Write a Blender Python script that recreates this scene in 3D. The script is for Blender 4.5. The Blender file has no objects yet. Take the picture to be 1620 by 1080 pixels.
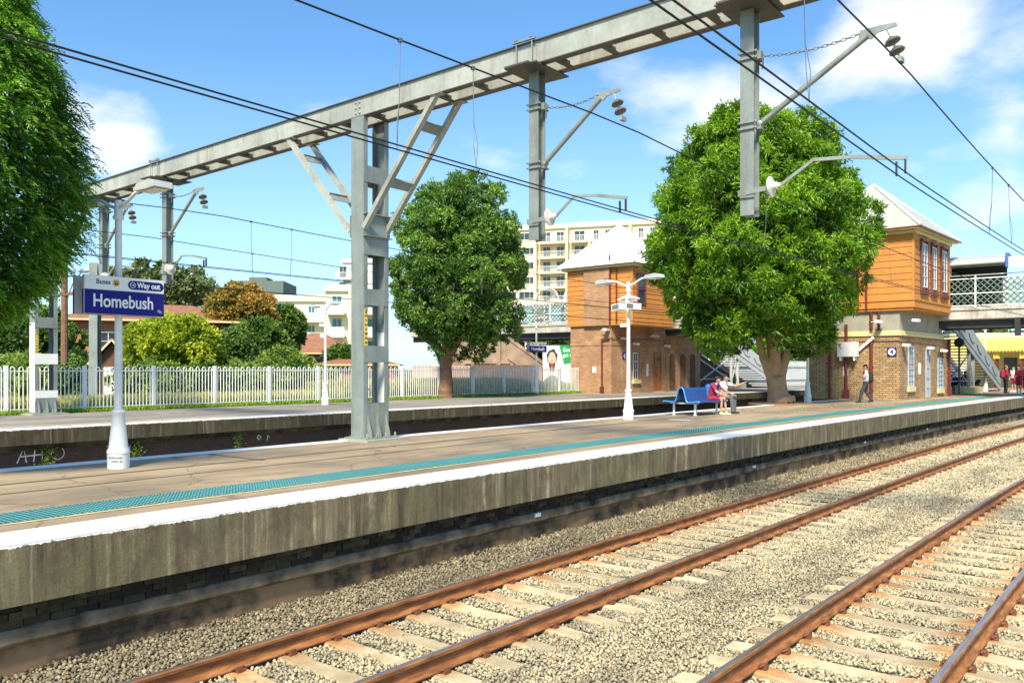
import bpy, math, random
import numpy as np
from mathutils import Vector, Matrix
random.seed(7); rng = np.random.default_rng(7)
S = bpy.context.scene
COL = S.collection
PI = math.pi

# ------------------------------------------------------------------ camera
F = 1326.0; YAW = math.radians(38.1); HZ = 582.0; EYE = 1.5
SA, CA = math.sin(YAW), math.cos(YAW)
cam_d = bpy.data.cameras.new("camera"); cam = bpy.data.objects.new("camera", cam_d); COL.objects.link(cam)
cam_d.sensor_width = 36.0; cam_d.lens = 36.0 * F / 1620.0
cam_d.shift_y = (HZ - 540.0) / 1620.0
cam_d.clip_start = 0.1; cam_d.clip_end = 3000
cam.location = (0, 0, EYE); cam.rotation_euler = (PI / 2, 0, YAW)
S.camera = cam

def dirn(px, py):
    u = (px - 810) / F; v = (HZ - py) / F
    return Vector((CA * u - SA, SA * u + CA, v)).normalized()
def W(px, t):
    "world x, y at photo column px and depth t metres"
    u = (px - 810) / F
    return (t * (CA * u - SA), t * (SA * u + CA))
def Zt(py, t): return EYE + (HZ - py) * t / F
def cx(Y): return 0.0007 * Y * Y          # the line curves gently to the right

# ------------------------------------------------------------------ light
SUN = Vector((0.40, -0.90, 0)).normalized(); EL = math.radians(48)
tosun = Vector((SUN.x * math.cos(EL), SUN.y * math.cos(EL), math.sin(EL)))
sl = bpy.data.lights.new("sun", 'SUN'); sl.energy = 4.9; sl.angle = math.radians(11); sl.color = (1.0, 0.90, 0.69)
so = bpy.data.objects.new("sun", sl); COL.objects.link(so); so.rotation_euler = tosun.to_track_quat('Z', 'Y').to_euler()
S.view_settings.view_transform = 'Standard'; S.view_settings.look = 'None'
S.view_settings.exposure = 0.68; S.view_settings.gamma = 1.0

world = bpy.data.worlds.new("World"); S.world = world; world.use_nodes = True
nt = world.node_tree; N = nt.nodes; L = nt.links; N.clear()
out = N.new('ShaderNodeOutputWorld'); bg = N.new('ShaderNodeBackground'); bg.inputs['Strength'].default_value = 0.105
sky = N.new('ShaderNodeTexSky'); sky.sky_type = 'NISHITA'; sky.sun_disc = False
sky.sun_elevation = EL; sky.sun_rotation = math.atan2(SUN.x, SUN.y); sky.air_density = 1.0; sky.dust_density = 0.6; sky.ozone_density = 2.2
tc = N.new('ShaderNodeTexCoord')
def wm(op, a, b=None, c=None):
    n = N.new('ShaderNodeMath'); n.operation = op
    for i, v in enumerate((a, b, c)):
        if v is None: continue
        if isinstance(v, (int, float)): n.inputs[i].default_value = v
        else: L.new(v, n.inputs[i])
    return n.outputs[0]
sc1 = N.new('ShaderNodeVectorMath'); sc1.operation = 'MULTIPLY'; sc1.inputs[1].default_value = (1, 1, 2.0); L.new(tc.outputs['Generated'], sc1.inputs[0])
nz = N.new('ShaderNodeTexNoise'); nz.inputs['Scale'].default_value = 4.6; nz.inputs['Detail'].default_value = 9; nz.inputs['Roughness'].default_value = 0.56
L.new(sc1.outputs[0], nz.inputs['Vector'])
acc = None
for (px, py, r, s) in [(1290, 110, .16, .42), (1500, 40, .15, .44), (1120, 165, .10, .36), (1000, 110, .09, .26), (1400, 30, .11, .40), (1595, 205, .085, .70), (1530, 300, .09, .42), (1180, 215, .08, .3), (1440, 270, .06, .34),
                       (915, 280, .07, .38), (185, 215, .09, .48), (215, 250, .06, .36), (1600, 330, .08, .4), (110, 300, .07, .36), (1380, 200, .05, .2), (60, 190, .12, .3)]:
    d = dirn(px, py)
    vd = N.new('ShaderNodeVectorMath'); vd.operation = 'SUBTRACT'; vd.inputs[1].default_value = d; L.new(tc.outputs['Generated'], vd.inputs[0])
    vs = N.new('ShaderNodeVectorMath'); vs.operation = 'MULTIPLY'; vs.inputs[1].default_value = (1, 1, 1.7); L.new(vd.outputs[0], vs.inputs[0])
    ln = N.new('ShaderNodeVectorMath'); ln.operation = 'LENGTH'; L.new(vs.outputs[0], ln.inputs[0])
    m = wm('MULTIPLY', wm('MAXIMUM', wm('SUBTRACT', 1.0, wm('DIVIDE', ln.outputs['Value'], r)), 0.0), s)
    acc = m if acc is None else wm('ADD', acc, m)
dens = wm('ADD', wm('MULTIPLY', wm('SUBTRACT', nz.outputs['Fac'], .5), 1.9), wm('MINIMUM', acc, .75))
mr = N.new('ShaderNodeMapRange'); mr.interpolation_type = 'SMOOTHSTEP'; mr.inputs[1].default_value = .12; mr.inputs[2].default_value = .74; mr.inputs[4].default_value = .88
L.new(dens, mr.inputs[0])
sxyz = N.new('ShaderNodeSeparateXYZ'); L.new(tc.outputs['Generated'], sxyz.inputs[0])
lo = N.new('ShaderNodeMapRange'); lo.inputs[1].default_value = 0.0; lo.inputs[2].default_value = .34; lo.inputs[3].default_value = .26; lo.inputs[4].default_value = 0.0
L.new(sxyz.outputs['Z'], lo.inputs[0])
fac = wm('MAXIMUM', mr.outputs[0], lo.outputs[0])
tint = N.new('ShaderNodeMix'); tint.data_type = 'RGBA'; tint.blend_type = 'MULTIPLY'; tint.inputs[0].default_value = 1; tint.inputs[7].default_value = (.80, 1.17, 1.40, 1)
L.new(sky.outputs[0], tint.inputs[6])
mx = N.new('ShaderNodeMix'); mx.data_type = 'RGBA'; mx.inputs[7].default_value = (7.6, 7.5, 7.2, 1)
L.new(fac, mx.inputs[0]); L.new(tint.outputs[2], mx.inputs[6]); L.new(mx.outputs[2], bg.inputs['Color']); L.new(bg.outputs[0], out.inputs[0])

# ------------------------------------------------------------------ materials
MATS = {}
def newmat(name):
    m = bpy.data.materials.new(name); m.use_nodes = True
    t = m.node_tree; b = t.nodes['Principled BSDF']
    MATS[name] = m
    return m, t, b
def rgb(c, k=1.0): return (min(1, c[0] * k), min(1, c[1] * k), min(1, c[2] * k), 1)
def noise(t, vec, scale, detail=5, rough=.6):
    n = t.nodes.new('ShaderNodeTexNoise'); n.inputs['Scale'].default_value = scale; n.inputs['Detail'].default_value = detail; n.inputs['Roughness'].default_value = rough
    if vec is not None: t.links.new(vec, n.inputs['Vector'])
    return n.outputs['Fac']
def ramp(t, fac, stops, interp='LINEAR'):
    r = t.nodes.new('ShaderNodeValToRGB'); r.color_ramp.interpolation = interp
    e = r.color_ramp.elements
    while len(e) < len(stops): e.new(.5)
    for i, (p, c) in enumerate(stops):
        e[i].position = p; e[i].color = c if len(c) == 4 else (*c, 1)
    t.links.new(fac, r.inputs[0]); return r.outputs[0]
def mixc(t, fac, a, b, mode='MIX'):
    n = t.nodes.new('ShaderNodeMix'); n.data_type = 'RGBA'; n.blend_type = mode
    for k, v in ((0, fac), (6, a), (7, b)):
        if isinstance(v, (int, float)): n.inputs[k].default_value = v
        elif isinstance(v, tuple): n.inputs[k].default_value = v if len(v) == 4 else (*v, 1)
        else: t.links.new(v, n.inputs[k])
    return n.outputs[2]
def mth(t, op, a, b=None, c=None):
    n = t.nodes.new('ShaderNodeMath'); n.operation = op
    for i, v in enumerate((a, b, c)):
        if v is None: continue
        if isinstance(v, (int, float)): n.inputs[i].default_value = v
        else: t.links.new(v, n.inputs[i])
    return n.outputs[0]
def vmap(t, vec, s=(1, 1, 1), loc=(0, 0, 0)):
    n = t.nodes.new('ShaderNodeMapping'); n.inputs['Scale'].default_value = s; n.inputs['Location'].default_value = loc
    t.links.new(vec, n.inputs['Vector']); return n.outputs[0]
def objc(t): return t.nodes.new('ShaderNodeTexCoord').outputs['Object']
def geoP(t): return t.nodes.new('ShaderNodeNewGeometry').outputs['Position']
def bump(t, b, h, strength=.3, dist=.02):
    n = t.nodes.new('ShaderNodeBump'); n.inputs['Strength'].default_value = strength; n.inputs['Distance'].default_value = dist
    t.links.new(h, n.inputs['Height']); t.links.new(n.outputs[0], b.inputs['Normal'])

def mat(name, c, rough=.6, metal=0.0, var=.18, scale=2.5, c2=None, bs=0, bscale=60, fine=.08, grime=None, gamt=.6):
    if name in MATS: return MATS[name]
    m, t, b = newmat(name); P = geoP(t)
    n1 = noise(t, P, scale, 6)
    c2 = c2 or c
    base = ramp(t, n1, [(.3, rgb(c, 1 - var)), (.7, rgb(c2, 1 + var))])
    n2 = noise(t, P, scale * 14, 4)
    base = mixc(t, fine * 2, base, ramp(t, n2, [(.3, (.25, .25, .25)), (.7, (1, 1, 1))]), 'MULTIPLY')
    if grime:
        gn = noise(t, vmap(t, P, (2.2, 2.2, .35)), 2.2, 8, .7); gf = ramp(t, gn, [(.50, (0, 0, 0)), (.68, (gamt, gamt, gamt))]); base = mixc(t, gf, base, rgb(grime))
    t.links.new(base, b.inputs['Base Color'])
    b.inputs['Roughness'].default_value = rough; b.inputs['Metallic'].default_value = metal
    r = t.nodes.new('ShaderNodeMapRange'); r.inputs[3].default_value = max(0.05, rough - .12); r.inputs[4].default_value = min(1, rough + .15)
    t.links.new(n2, r.inputs[0]); t.links.new(r.outputs[0], b.inputs['Roughness'])
    if bs: bump(t, b, noise(t, P, bscale, 4), bs, .01)
    return m

def brickmat(name, c1, c2, mortar, dirt_sun=None, w=.23, h=.076, ms=.012, dirt_sun_amt=.5):
    m, t, b = newmat(name); P = geoP(t)
    s = t.nodes.new('ShaderNodeSeparateXYZ'); t.links.new(P, s.inputs[0])
    u = mth(t, 'ADD', s.outputs[0], s.outputs[1])
    c = t.nodes.new('ShaderNodeCombineXYZ'); t.links.new(u, c.inputs[0]); t.links.new(s.outputs[2], c.inputs[1])
    br = t.nodes.new('ShaderNodeTexBrick'); br.inputs['Scale'].default_value = 1; br.inputs['Brick Width'].default_value = w; br.inputs['Row Height'].default_value = h
    br.inputs['Mortar Size'].default_value = ms; br.inputs['Mortar Smooth'].default_value = .3; br.inputs['Bias'].default_value = -.1
    br.inputs['Color1'].default_value = rgb(c1); br.inputs['Color2'].default_value = rgb(c2); br.inputs['Mortar'].default_value = rgb(mortar)
    t.links.new(c.outputs[0], br.inputs['Vector'])
    col = mixc(t, .55, br.outputs['Color'], ramp(t, noise(t, P, 1.1, 6), [(.3, (.45, .42, .4)), (.7, (1.25, 1.2, 1.15))]), 'MULTIPLY')
    if dirt_sun: col = mixc(t, mth(t, 'MULTIPLY', ramp(t, noise(t, P, 1.7, 7), [(.42, (0, 0, 0)), (.6, (1, 1, 1))]), dirt_sun_amt), col, rgb(dirt_sun))
    t.links.new(col, b.inputs['Base Color']); b.inputs['Roughness'].default_value = .88
    bump(t, b, br.outputs['Fac'], -.4, .01)
    return m

M_steel = mat('galvanised_steel', (.26, .295, .275), .5, .2, .2, 1.3, bs=.08, grime=(.15, .135, .10))
M_steel_pale = mat('pale_galvanised', (.36, .375, .33), .5, .15, .2, .9, c2=(.43, .44, .38), bs=.06, grime=(.24, .19, .13))
M_paleP = mat('pale_column_face', (.66, .68, .66), .5, 0, .06)
M_white = mat('white_paint', (.82, .82, .79), .5, 0, .07, 3)
M_dark = mat('dark_metal', (.05, .05, .05), .5, .3)
M_wire = mat('wire_dark', (.012, .012, .011), .55, .2)
M_greywire = mat('dropper_grey', (.16, .17, .17), .4, .4)
M_cream = mat('porcelain_cream', (.62, .60, .53), .3, 0, .12, 20)
M_ins = mat('porcelain_brown', (.13, .115, .09), .35, 0, .3, 20)
M_navy = mat('sign_navy', (.004, .004, .20), .75, 0, .05)
M_signw = mat('sign_white', (.88, .87, .82), .6, 0, .03)
M_ink = mat('sign_ink', (.02, .02, .08), .5)
M_orange = mat('bus_orange', (.80, .42, .05), .4)
M_maroon = mat('maroon_paint', (.16, .028, .022), .4, 0, .15)
M_brown = mat('door_brown', (.33, .11, .03), .5, 0, .2)
M_glass = mat('window_glass', (.045, .06, .07), .08, 0, .3, .6)
M_conc = mat('concrete_pale', (.40, .38, .31), .85, 0, .25, 1.5, c2=(.34, .32, .26), bs=.2)
M_roofW = mat('roof_white_metal', (.80, .81, .82), .35, 0, .05, .8)
M_skin = mat('skin', (.52, .30, .20), .5, 0, .05)
M_hair = mat('hair', (.012, .009, .008), .6)
M_bark = mat('bark', (.46, .29, .17), .9, 0, .35, 5, c2=(.34, .21, .12), bs=.9, bscale=18)
M_bark2 = mat('bark_red', (.26, .13, .07), .9, 0, .4, 5, c2=(.20, .11, .07), bs=.9, bscale=16)
M_bluepnt = mat('bench_blue', (.015, .075, .26), .4, 0, .15)
M_yellow = mat('yellow_paint', (.80, .55, .07), .5, 0, .08)

# ------------------------------------------------------------------ mesh builder
class MB:
    def __init__(s): s.v = []; s.f = []; s.m = []
    def add(s, vs, fs, m=0):
        o = len(s.v); s.v += [tuple(p) for p in vs]; s.f += [tuple(i + o for i in f) for f in fs]; s.m += [m] * len(fs)
    def box(s, x0, x1, y0, y1, z0, z1, m=0):
        s.add([(x0, y0, z0), (x1, y0, z0), (x1, y1, z0), (x0, y1, z0), (x0, y0, z1), (x1, y0, z1), (x1, y1, z1), (x0, y1, z1)],
              [(0, 3, 2, 1), (4, 5, 6, 7), (0, 1, 5, 4), (1, 2, 6, 5), (2, 3, 7, 6), (3, 0, 4, 7)], m); return s
    def bar(s, p, q, w, h, up=(0, 0, 1), m=0):
        p = Vector(p); q = Vector(q); d = (q - p).normalized(); up = Vector(up)
        if abs(d.dot(up)) > .999: up = Vector((0, 1, 0))
        r = d.cross(up).normalized(); u = r.cross(d)
        a = []
        for c in (p, q):
            for i, j in ((-1, -1), (1, -1), (1, 1), (-1, 1)): a.append(c + r * (i * w / 2) + u * (j * h / 2))
        s.add(a, [(0, 1, 2, 3), (7, 6, 5, 4), (0, 4, 5, 1), (1, 5, 6, 2), (2, 6, 7, 3), (3, 7, 4, 0)], m); return s
    def tube(s, pts, r, n=8, m=0, cap=True):
        pts = [Vector(p) for p in pts]; K = len(pts)
        rs = r if isinstance(r, (list, tuple)) else [r] * K
        ref = None; vs = []
        for i, p in enumerate(pts):
            d = (pts[min(i + 1, K - 1)] - pts[max(i - 1, 0)]).normalized()
            if ref is None: ref = Vector((0, 0, 1)) if abs(d.z) < .9 else Vector((1, 0, 0))
            a = d.cross(ref).normalized(); b = a.cross(d); ref = b
            for k in range(n):
                an = 2 * PI * k / n; vs.append(p + (a * math.cos(an) + b * math.sin(an)) * rs[i])
        fs = [(i * n + k, i * n + (k + 1) % n, (i + 1) * n + (k + 1) % n, (i + 1) * n + k) for i in range(K - 1) for k in range(n)]
        if cap: fs += [tuple(range(n))[::-1], tuple((K - 1) * n + k for k in range(n))]
        s.add(vs, fs, m); return s
    def lathe(s, prof, c=(0, 0, 0), n=20, m=0, axis=(0, 0, 1)):
        c = Vector(c); ax = Vector(axis).normalized(); ref = Vector((1, 0, 0)) if abs(ax.x) < .9 else Vector((0, 1, 0))
        a = ax.cross(ref).normalized(); b = ax.cross(a); vs = []
        for r, z in prof:
            for k in range(n):
                an = 2 * PI * k / n; vs.append(c + ax * z + (a * math.cos(an) + b * math.sin(an)) * max(r, 1e-4))
        K = len(prof)
        fs = [(i * n + k, i * n + (k + 1) % n, (i + 1) * n + (k + 1) % n, (i + 1) * n + k) for i in range(K - 1) for k in range(n)]
        fs += [tuple(range(n))[::-1], tuple((K - 1) * n + k for k in range(n))]
        s.add(vs, fs, m); return s
    def prism(s, poly, a, b, axis='y', m=0):
        "poly: 2-D outline; extruded from a to b along axis"
        n = len(poly)
        def P(p, t):
            return {'y': (p[0], t, p[1]), 'x': (t, p[0], p[1]), 'z': (p[0], p[1], t)}[axis]
        vs = [P(p, a) for p in poly] + [P(p, b) for p in poly]
        fs = [tuple(range(n)), tuple(range(2 * n - 1, n - 1, -1))] + [(i, i + n, (i + 1) % n + n, (i + 1) % n) for i in range(n)]
        s.add(vs, fs, m); return s
    def sweep(s, prof, ys, m=0, closed=True, off=cx):
        "prof (x,z) swept along the curved line"
        n = len(prof); vs = [(p[0] + off(y), y, p[1]) for y in ys for p in prof]; K = len(ys)
        R = n if closed else n - 1
        fs = [(i * n + k, (i + 1) * n + k, (i + 1) * n + (k + 1) % n, i * n + (k + 1) % n) for i in range(K - 1) for k in range(R)]
        if closed: fs += [tuple(range(n)), tuple((K - 1) * n + k for k in range(n))[::-1]]
        s.add(vs, fs, m); return s
    def build(s, name, mats, parent=None, world=False, smooth=False, loc=None, rz=0):
        me = bpy.data.meshes.new(name); off = Vector((0, 0, 0))
        if world and parent is not None:
            r = parent
            while r.parent: r = r.parent
            off = r.location.copy()
        if loc is not None and world: off = Vector(loc)
        me.from_pydata([(p[0] - off.x, p[1] - off.y, p[2] - off.z) for p in s.v], [], s.f)
        if not isinstance(mats, (list, tuple)): mats = [mats]
        for mm in mats: me.materials.append(mm)
        if len(mats) > 1: me.polygons.foreach_set('material_index', s.m)
        import bmesh
        bm = bmesh.new(); bm.from_mesh(me); bmesh.ops.recalc_face_normals(bm, faces=bm.faces); bm.to_mesh(me); bm.free()
        if smooth:
            me.polygons.foreach_set('use_smooth', [True] * len(me.polygons))
            try: me.set_sharp_from_angle(angle=math.radians(40))
            except Exception: pass
        o = bpy.data.objects.new(name, me); COL.objects.link(o)
        if parent: o.parent = parent
        if loc is not None: o.location = loc
        if rz: o.rotation_euler.z = rz
        return o

def npmesh(name, V, Fc, mats, parent=None, attr=None, smooth=False, off=None):
    "fast mesh from numpy arrays: V (n,3), Fc (m,k)"
    me = bpy.data.meshes.new(name); V = np.asarray(V, np.float32)
    if off is not None: V = V - np.array(off, np.float32)
    k = Fc.shape[1]; me.vertices.add(len(V)); me.vertices.foreach_set('co', V.ravel())
    me.loops.add(Fc.size); me.loops.foreach_set('vertex_index', Fc.astype(np.int32).ravel())
    me.polygons.add(len(Fc)); me.polygons.foreach_set('loop_start', np.arange(0, Fc.size, k, dtype=np.int32))
    me.update(calc_edges=True)
    if attr is not None:
        a = me.attributes.new('tone', 'FLOAT', 'POINT'); a.data.foreach_set('value', np.asarray(attr, np.float32))
    for mm in (mats if isinstance(mats, (list, tuple)) else [mats]): me.materials.append(mm)
    o = bpy.data.objects.new(name, me); COL.objects.link(o)
    if parent: o.parent = parent
    return o

def tag(o, label=None, cat=None, group=None, kind=None):
    if label: o['label'] = label
    if cat: o['category'] = cat
    if group: o['group'] = group
    if kind: o['kind'] = kind
    return o
def thing(name, label, cat, loc=(0, 0, 0), rz=0, group=None):
    o = bpy.data.objects.new(name, None); COL.objects.link(o); o.location = loc; o.rotation_euler.z = rz
    o.empty_display_size = .2
    return tag(o, label, cat, group)
def struct(o): o['kind'] = 'structure'; return o
def dup(root, loc, rz, label, group=None):
    def cp(o, par):
        c = o.copy(); COL.objects.link(c); c.parent = par
        for ch in list(o.children): cp(ch, c)
        return c
    r = cp(root, None); r.location = loc; r.rotation_euler.z = rz; r['label'] = label
    if group: r['group'] = group
    return r
def textmesh(txt, size, mat_, name, parent, loc, rot, bold=0.0, align='LEFT', sx=1.0):
    c = bpy.data.curves.new(name, 'FONT'); c.body = txt; c.size = size; c.align_x = align; c.align_y = 'CENTER'; c.offset = bold; c.extrude = .0015
    o = bpy.data.objects.new('tmp', c); COL.objects.link(o)
    bpy.context.view_layer.update()
    me = bpy.data.meshes.new_from_object(o.evaluated_get(bpy.context.evaluated_depsgraph_get()))
    bpy.data.objects.remove(o); bpy.data.curves.remove(c)
    me.materials.clear(); me.materials.append(mat_)
    n = bpy.data.objects.new(name, me); COL.objects.link(n); n.parent = parent; n.location = loc; n.rotation_euler = rot; n.scale = (sx, 1, 1)
    return n
# ================================================================== ground, tracks, platforms
YS = [-14 + 2 * i for i in range(100)]
# materials of the setting
def m_ballast():
    m, t, b = newmat('ballast_bed'); P = geoP(t)
    v = t.nodes.new('ShaderNodeTexVoronoi'); v.inputs['Scale'].default_value = 17; t.links.new(P, v.inputs['Vector'])
    c = ramp(t, noise(t, v.outputs['Color'], 3, 1), [(.3, (.20, .185, .145)), (.5, (.38, .34, .255)), (.7, (.54, .49, .37))])
    c = mixc(t, .5, c, ramp(t, v.outputs['Distance'], [(.2, (1, 1, 1)), (.6, (.35, .35, .35))]), 'MULTIPLY')
    t.links.new(c, b.inputs['Base Color']); b.inputs['Roughness'].default_value = .95
    bump(t, b, v.outputs['Distance'], -.9, .05); return m
def m_stone():
    m, t, b = newmat('ballast_stones'); g = t.nodes.new('ShaderNodeNewGeometry')
    a = t.nodes.new('ShaderNodeAttribute'); a.attribute_name = 'tone'
    c = ramp(t, g.outputs['Random Per Island'], [(0, (.25, .22, .155)), (.25, (.39, .34, .225)), (.5, (.54, .465, .30)), (.75, (.45, .40, .275)), (.93, (.66, .58, .40)), (1, (.47, .31, .18))])
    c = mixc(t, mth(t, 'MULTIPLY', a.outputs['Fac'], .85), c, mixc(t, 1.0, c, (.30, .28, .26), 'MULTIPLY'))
    c = mixc(t, .35, c, ramp(t, noise(t, g.outputs['Position'], 40, 3), [(.3, (.5, .5, .5)), (.7, (1.2, 1.2, 1.2))]), 'MULTIPLY')
    c = mixc(t, 1.0, c, ramp(t, noise(t, vmap(t, g.outputs['Position'], (1.6, .35, 1)), .9, 6), [(.36, (.66, .66, .66)), (.55, (1.05, 1.04, 1.0))]), 'MULTIPLY')
    t.links.new(c, b.inputs['Base Color']); b.inputs['Roughness'].default_value = .9; return m
M_bal = m_ballast(); M_stone = m_stone()
def m_asphalt(name, tan, grey, dark):
    m, t, b = newmat(name); P = geoP(t)
    n1 = noise(t, vmap(t, P, (1, .45, 1)), .55, 7, .62); n2 = noise(t, P, 75, 4); n3 = noise(t, vmap(t, P, (1.5, .4, 1)), 1.1, 6)
    c = ramp(t, n1, [(.40, grey), (.5, tan), (.60, tuple(x * 1.25 for x in tan))])
    c = mixc(t, ramp(t, n3, [(.54, (0, 0, 0)), (.72, (.6, .6, .6))]), c, dark)
    v = t.nodes.new('ShaderNodeTexVoronoi'); v.feature = 'DISTANCE_TO_EDGE'; v.inputs['Scale'].default_value = .42; 
    nn = t.nodes.new('ShaderNodeTexNoise'); nn.inputs['Scale'].default_value = 1.3; nn.inputs['Detail'].default_value = 5; t.links.new(P, nn.inputs['Vector'])
    ad = t.nodes.new('ShaderNodeVectorMath'); ad.operation = 'MULTIPLY_ADD'; ad.inputs[1].default_value = (.9, .9, 0); t.links.new(nn.outputs['Color'], ad.inputs[0]); t.links.new(P, ad.inputs[2])
    t.links.new(ad.outputs[0], v.inputs['Vector'])
    c = mixc(t, ramp(t, v.outputs['Distance'], [(.004, (.6, .6, .6)), (.010, (0, 0, 0))]), c, dark)
    c = mixc(t, .45, c, ramp(t, n2, [(.38, (.40, .40, .40)), (.62, (1.45, 1.45, 1.45))]), 'MULTIPLY')
    t.links.new(c, b.inputs['Base Color']); b.inputs['Roughness'].default_value = .9; bump(t, b, n2, .35, .01); return m
M_asph = m_asphalt('platform_asphalt', (.30, .225, .14), (.20, .16, .105), (.11, .085, .058))
M_asph2 = m_asphalt('opposite_asphalt', (.24, .21, .17), (.16, .15, .135), (.11, .10, .09))
def m_coping(name, dark=1.0):
    m, t, b = newmat(name); P = geoP(t); s = t.nodes.new('ShaderNodeSeparateXYZ'); t.links.new(P, s.inputs[0])
    st = noise(t, vmap(t, P, (1, 4.2, .22)), 1.5, 9, .72)
    bl = noise(t, P, .9, 5)
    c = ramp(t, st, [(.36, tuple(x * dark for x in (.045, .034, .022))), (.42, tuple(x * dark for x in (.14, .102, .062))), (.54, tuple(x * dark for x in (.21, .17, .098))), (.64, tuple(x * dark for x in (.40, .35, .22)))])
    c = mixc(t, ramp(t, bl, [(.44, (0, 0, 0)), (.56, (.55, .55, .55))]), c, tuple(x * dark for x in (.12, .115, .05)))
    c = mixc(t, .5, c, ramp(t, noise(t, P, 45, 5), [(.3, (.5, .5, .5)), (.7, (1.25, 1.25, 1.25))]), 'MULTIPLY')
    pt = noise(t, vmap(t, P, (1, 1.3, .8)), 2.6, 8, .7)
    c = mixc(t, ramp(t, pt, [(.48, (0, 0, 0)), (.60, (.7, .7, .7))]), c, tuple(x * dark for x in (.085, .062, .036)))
    # cast joints every 2.1 m
    fr = mth(t, 'FRACT', mth(t, 'DIVIDE', mth(t, 'ADD', s.outputs[1], mth(t, 'MULTIPLY', noise(t, P, 6, 3), .03)), 2.1))
    c = mixc(t, ramp(t, mth(t, 'ABSOLUTE', mth(t, 'SUBTRACT', fr, .5)), [(.002, (.35, .35, .35)), (.006, (0, 0, 0))]), c, (.42, .38, .26))
    # the white edge paint laps over the top of the face in runs
    edge = mth(t, 'SUBTRACT', s.outputs[2], mth(t, 'MULTIPLY', mth(t, 'SUBTRACT', .28, noise(t, vmap(t, P, (1, 1, .25)), 9, 9, .85)), .12))
    c = mixc(t, ramp(t, edge, [(.0, (0, 0, 0)), (.001, (1, 1, 1))]), c, (.80, .80, .79))
    t.links.new(c, b.inputs['Base Color']); b.inputs['Roughness'].default_value = .9; bump(t, b, noise(t, P, 22, 6), .3, .012); return m
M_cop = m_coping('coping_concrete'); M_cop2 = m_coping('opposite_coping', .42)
M_wline = mat('edge_white', (.80, .80, .78), .6, 0, .06, 1.2, bs=.1)
M_teal = mat('tactile_teal', (.018, .085, .09), .6, 0, .25, .5, c2=(.025, .11, .12))
M_tyel = mat('tactile_yellow', (.66, .52, .25), .7, 0, .15)
M_corb = brickmat('shaded_corbel_brick', (.035, .025, .015), (.018, .014, .009), (.006, .005, .004), dirt_sun=(.10, .09, .04), dirt_sun_amt=.7, w=.23, h=.038)  # kept near black: shade below the coping is put into the brick colour
M_low = brickmat('old_wall_brick', (.10, .062, .034), (.07, .046, .027), (.05, .038, .026), dirt_sun=(.40, .235, .11), dirt_sun_amt=.85)  # the tan patches paint sunlight onto the wall brick
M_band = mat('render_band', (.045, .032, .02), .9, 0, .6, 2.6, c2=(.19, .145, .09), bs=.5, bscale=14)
M_oppw = brickmat('opposite_brick', (.12, .055, .035), (.07, .038, .028), (.04, .032, .026), dirt_sun=(.045, .04, .032), dirt_sun_amt=.8)

g = MB(); g.add([(-1500, -1500, -1.62), (1500, -1500, -1.62), (1500, 1500, -1.62), (-1500, 1500, -1.62)], [(0, 1, 2, 3)])
M_earth = mat('earth', (.20, .17, .10), .95, 0, .3, .3, c2=(.15, .17, .06))
struct(g.build('ground', M_earth))
# street level ground behind the far fence
g = MB(); g.sweep([(-420, -1.6), (-29.0, -1.6), (-29.0, -.03), (-30.5, -.05), (-420, -.05)], YS); struct(g.build('street_ground', mat('verge', (.13, .15, .05), .95, 0, .35, .6, c2=(.20, .17, .09))))
g = MB(); g.box(1, 400, -60, 300, -1.61, -1.45); struct(g.build('near_side_ground', M_earth))

RTOP = -1.10; T1 = -6.06; T2 = -2.33; GA = .7525
def bz(X):
    # ballast level across the line
    x = X
    if x < -7.25: return -1.17 - .1 * (x + 7.95) / .7
    return -1.275 + .03 * math.exp(-((x + 4.2) / .5) ** 2)
xs = [-8.2 + .35 * i for i in range(32)]
g = MB(); g.sweep([(x, bz(x) - .045) for x in xs] + [(xs[-1], -1.61), (xs[0], -1.61)], YS); struct(g.build('track_bed', M_bal))
g = MB(); g.box(-26, -13, -14, 186, -1.60, -1.32); struct(g.build('far_track_bed', M_bal))

def platform(X0, X1, prefix, cop, low, wall_right=True):
    "X0 is the edge (larger x); profile towards -x"
    w = MB()
    # coping block with its own chamfer
    ch = .012
    w.sweep([(X0 - 1.2, -.30), (X0 - 1.2, -.006), (X0 - ch, -.006), (X0, -.02), (X0, -.53), (X0 - .6, -.53)], YS)
    return w
ED = -7.74; BK = -13.68; OP = -22.2
# --- island platform
w = MB(); w.sweep([(ED - .70, -.40), (ED - .70, -.006), (ED - .015, -.006), (ED, -.02), (ED, -.53), (ED - .70, -.53)], YS); struct(w.build('platform_coping', M_cop))
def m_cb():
    m, t, b = newmat('mossy_shaded_corbel'); g = t.nodes.new('ShaderNodeNewGeometry')
    c = ramp(t, g.outputs['Random Per Island'], [(0, (.014, .010, .007)), (.5, (.030, .022, .013)), (.8, (.050, .044, .020)), (1, (.085, .065, .04))])  # tones hold moss and, painted in, the shade under the coping
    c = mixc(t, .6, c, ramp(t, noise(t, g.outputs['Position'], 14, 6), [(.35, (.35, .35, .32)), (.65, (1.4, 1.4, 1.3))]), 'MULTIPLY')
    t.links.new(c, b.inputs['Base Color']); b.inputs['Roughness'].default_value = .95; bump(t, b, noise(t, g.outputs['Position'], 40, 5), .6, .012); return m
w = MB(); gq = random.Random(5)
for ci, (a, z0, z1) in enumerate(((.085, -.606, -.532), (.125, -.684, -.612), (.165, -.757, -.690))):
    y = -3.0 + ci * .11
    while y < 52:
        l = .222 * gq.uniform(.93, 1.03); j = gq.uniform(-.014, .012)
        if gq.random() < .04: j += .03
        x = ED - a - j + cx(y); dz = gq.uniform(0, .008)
        w.box(x - .3, x, y, y + l - .010, z0 + dz, z1); y += l
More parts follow.
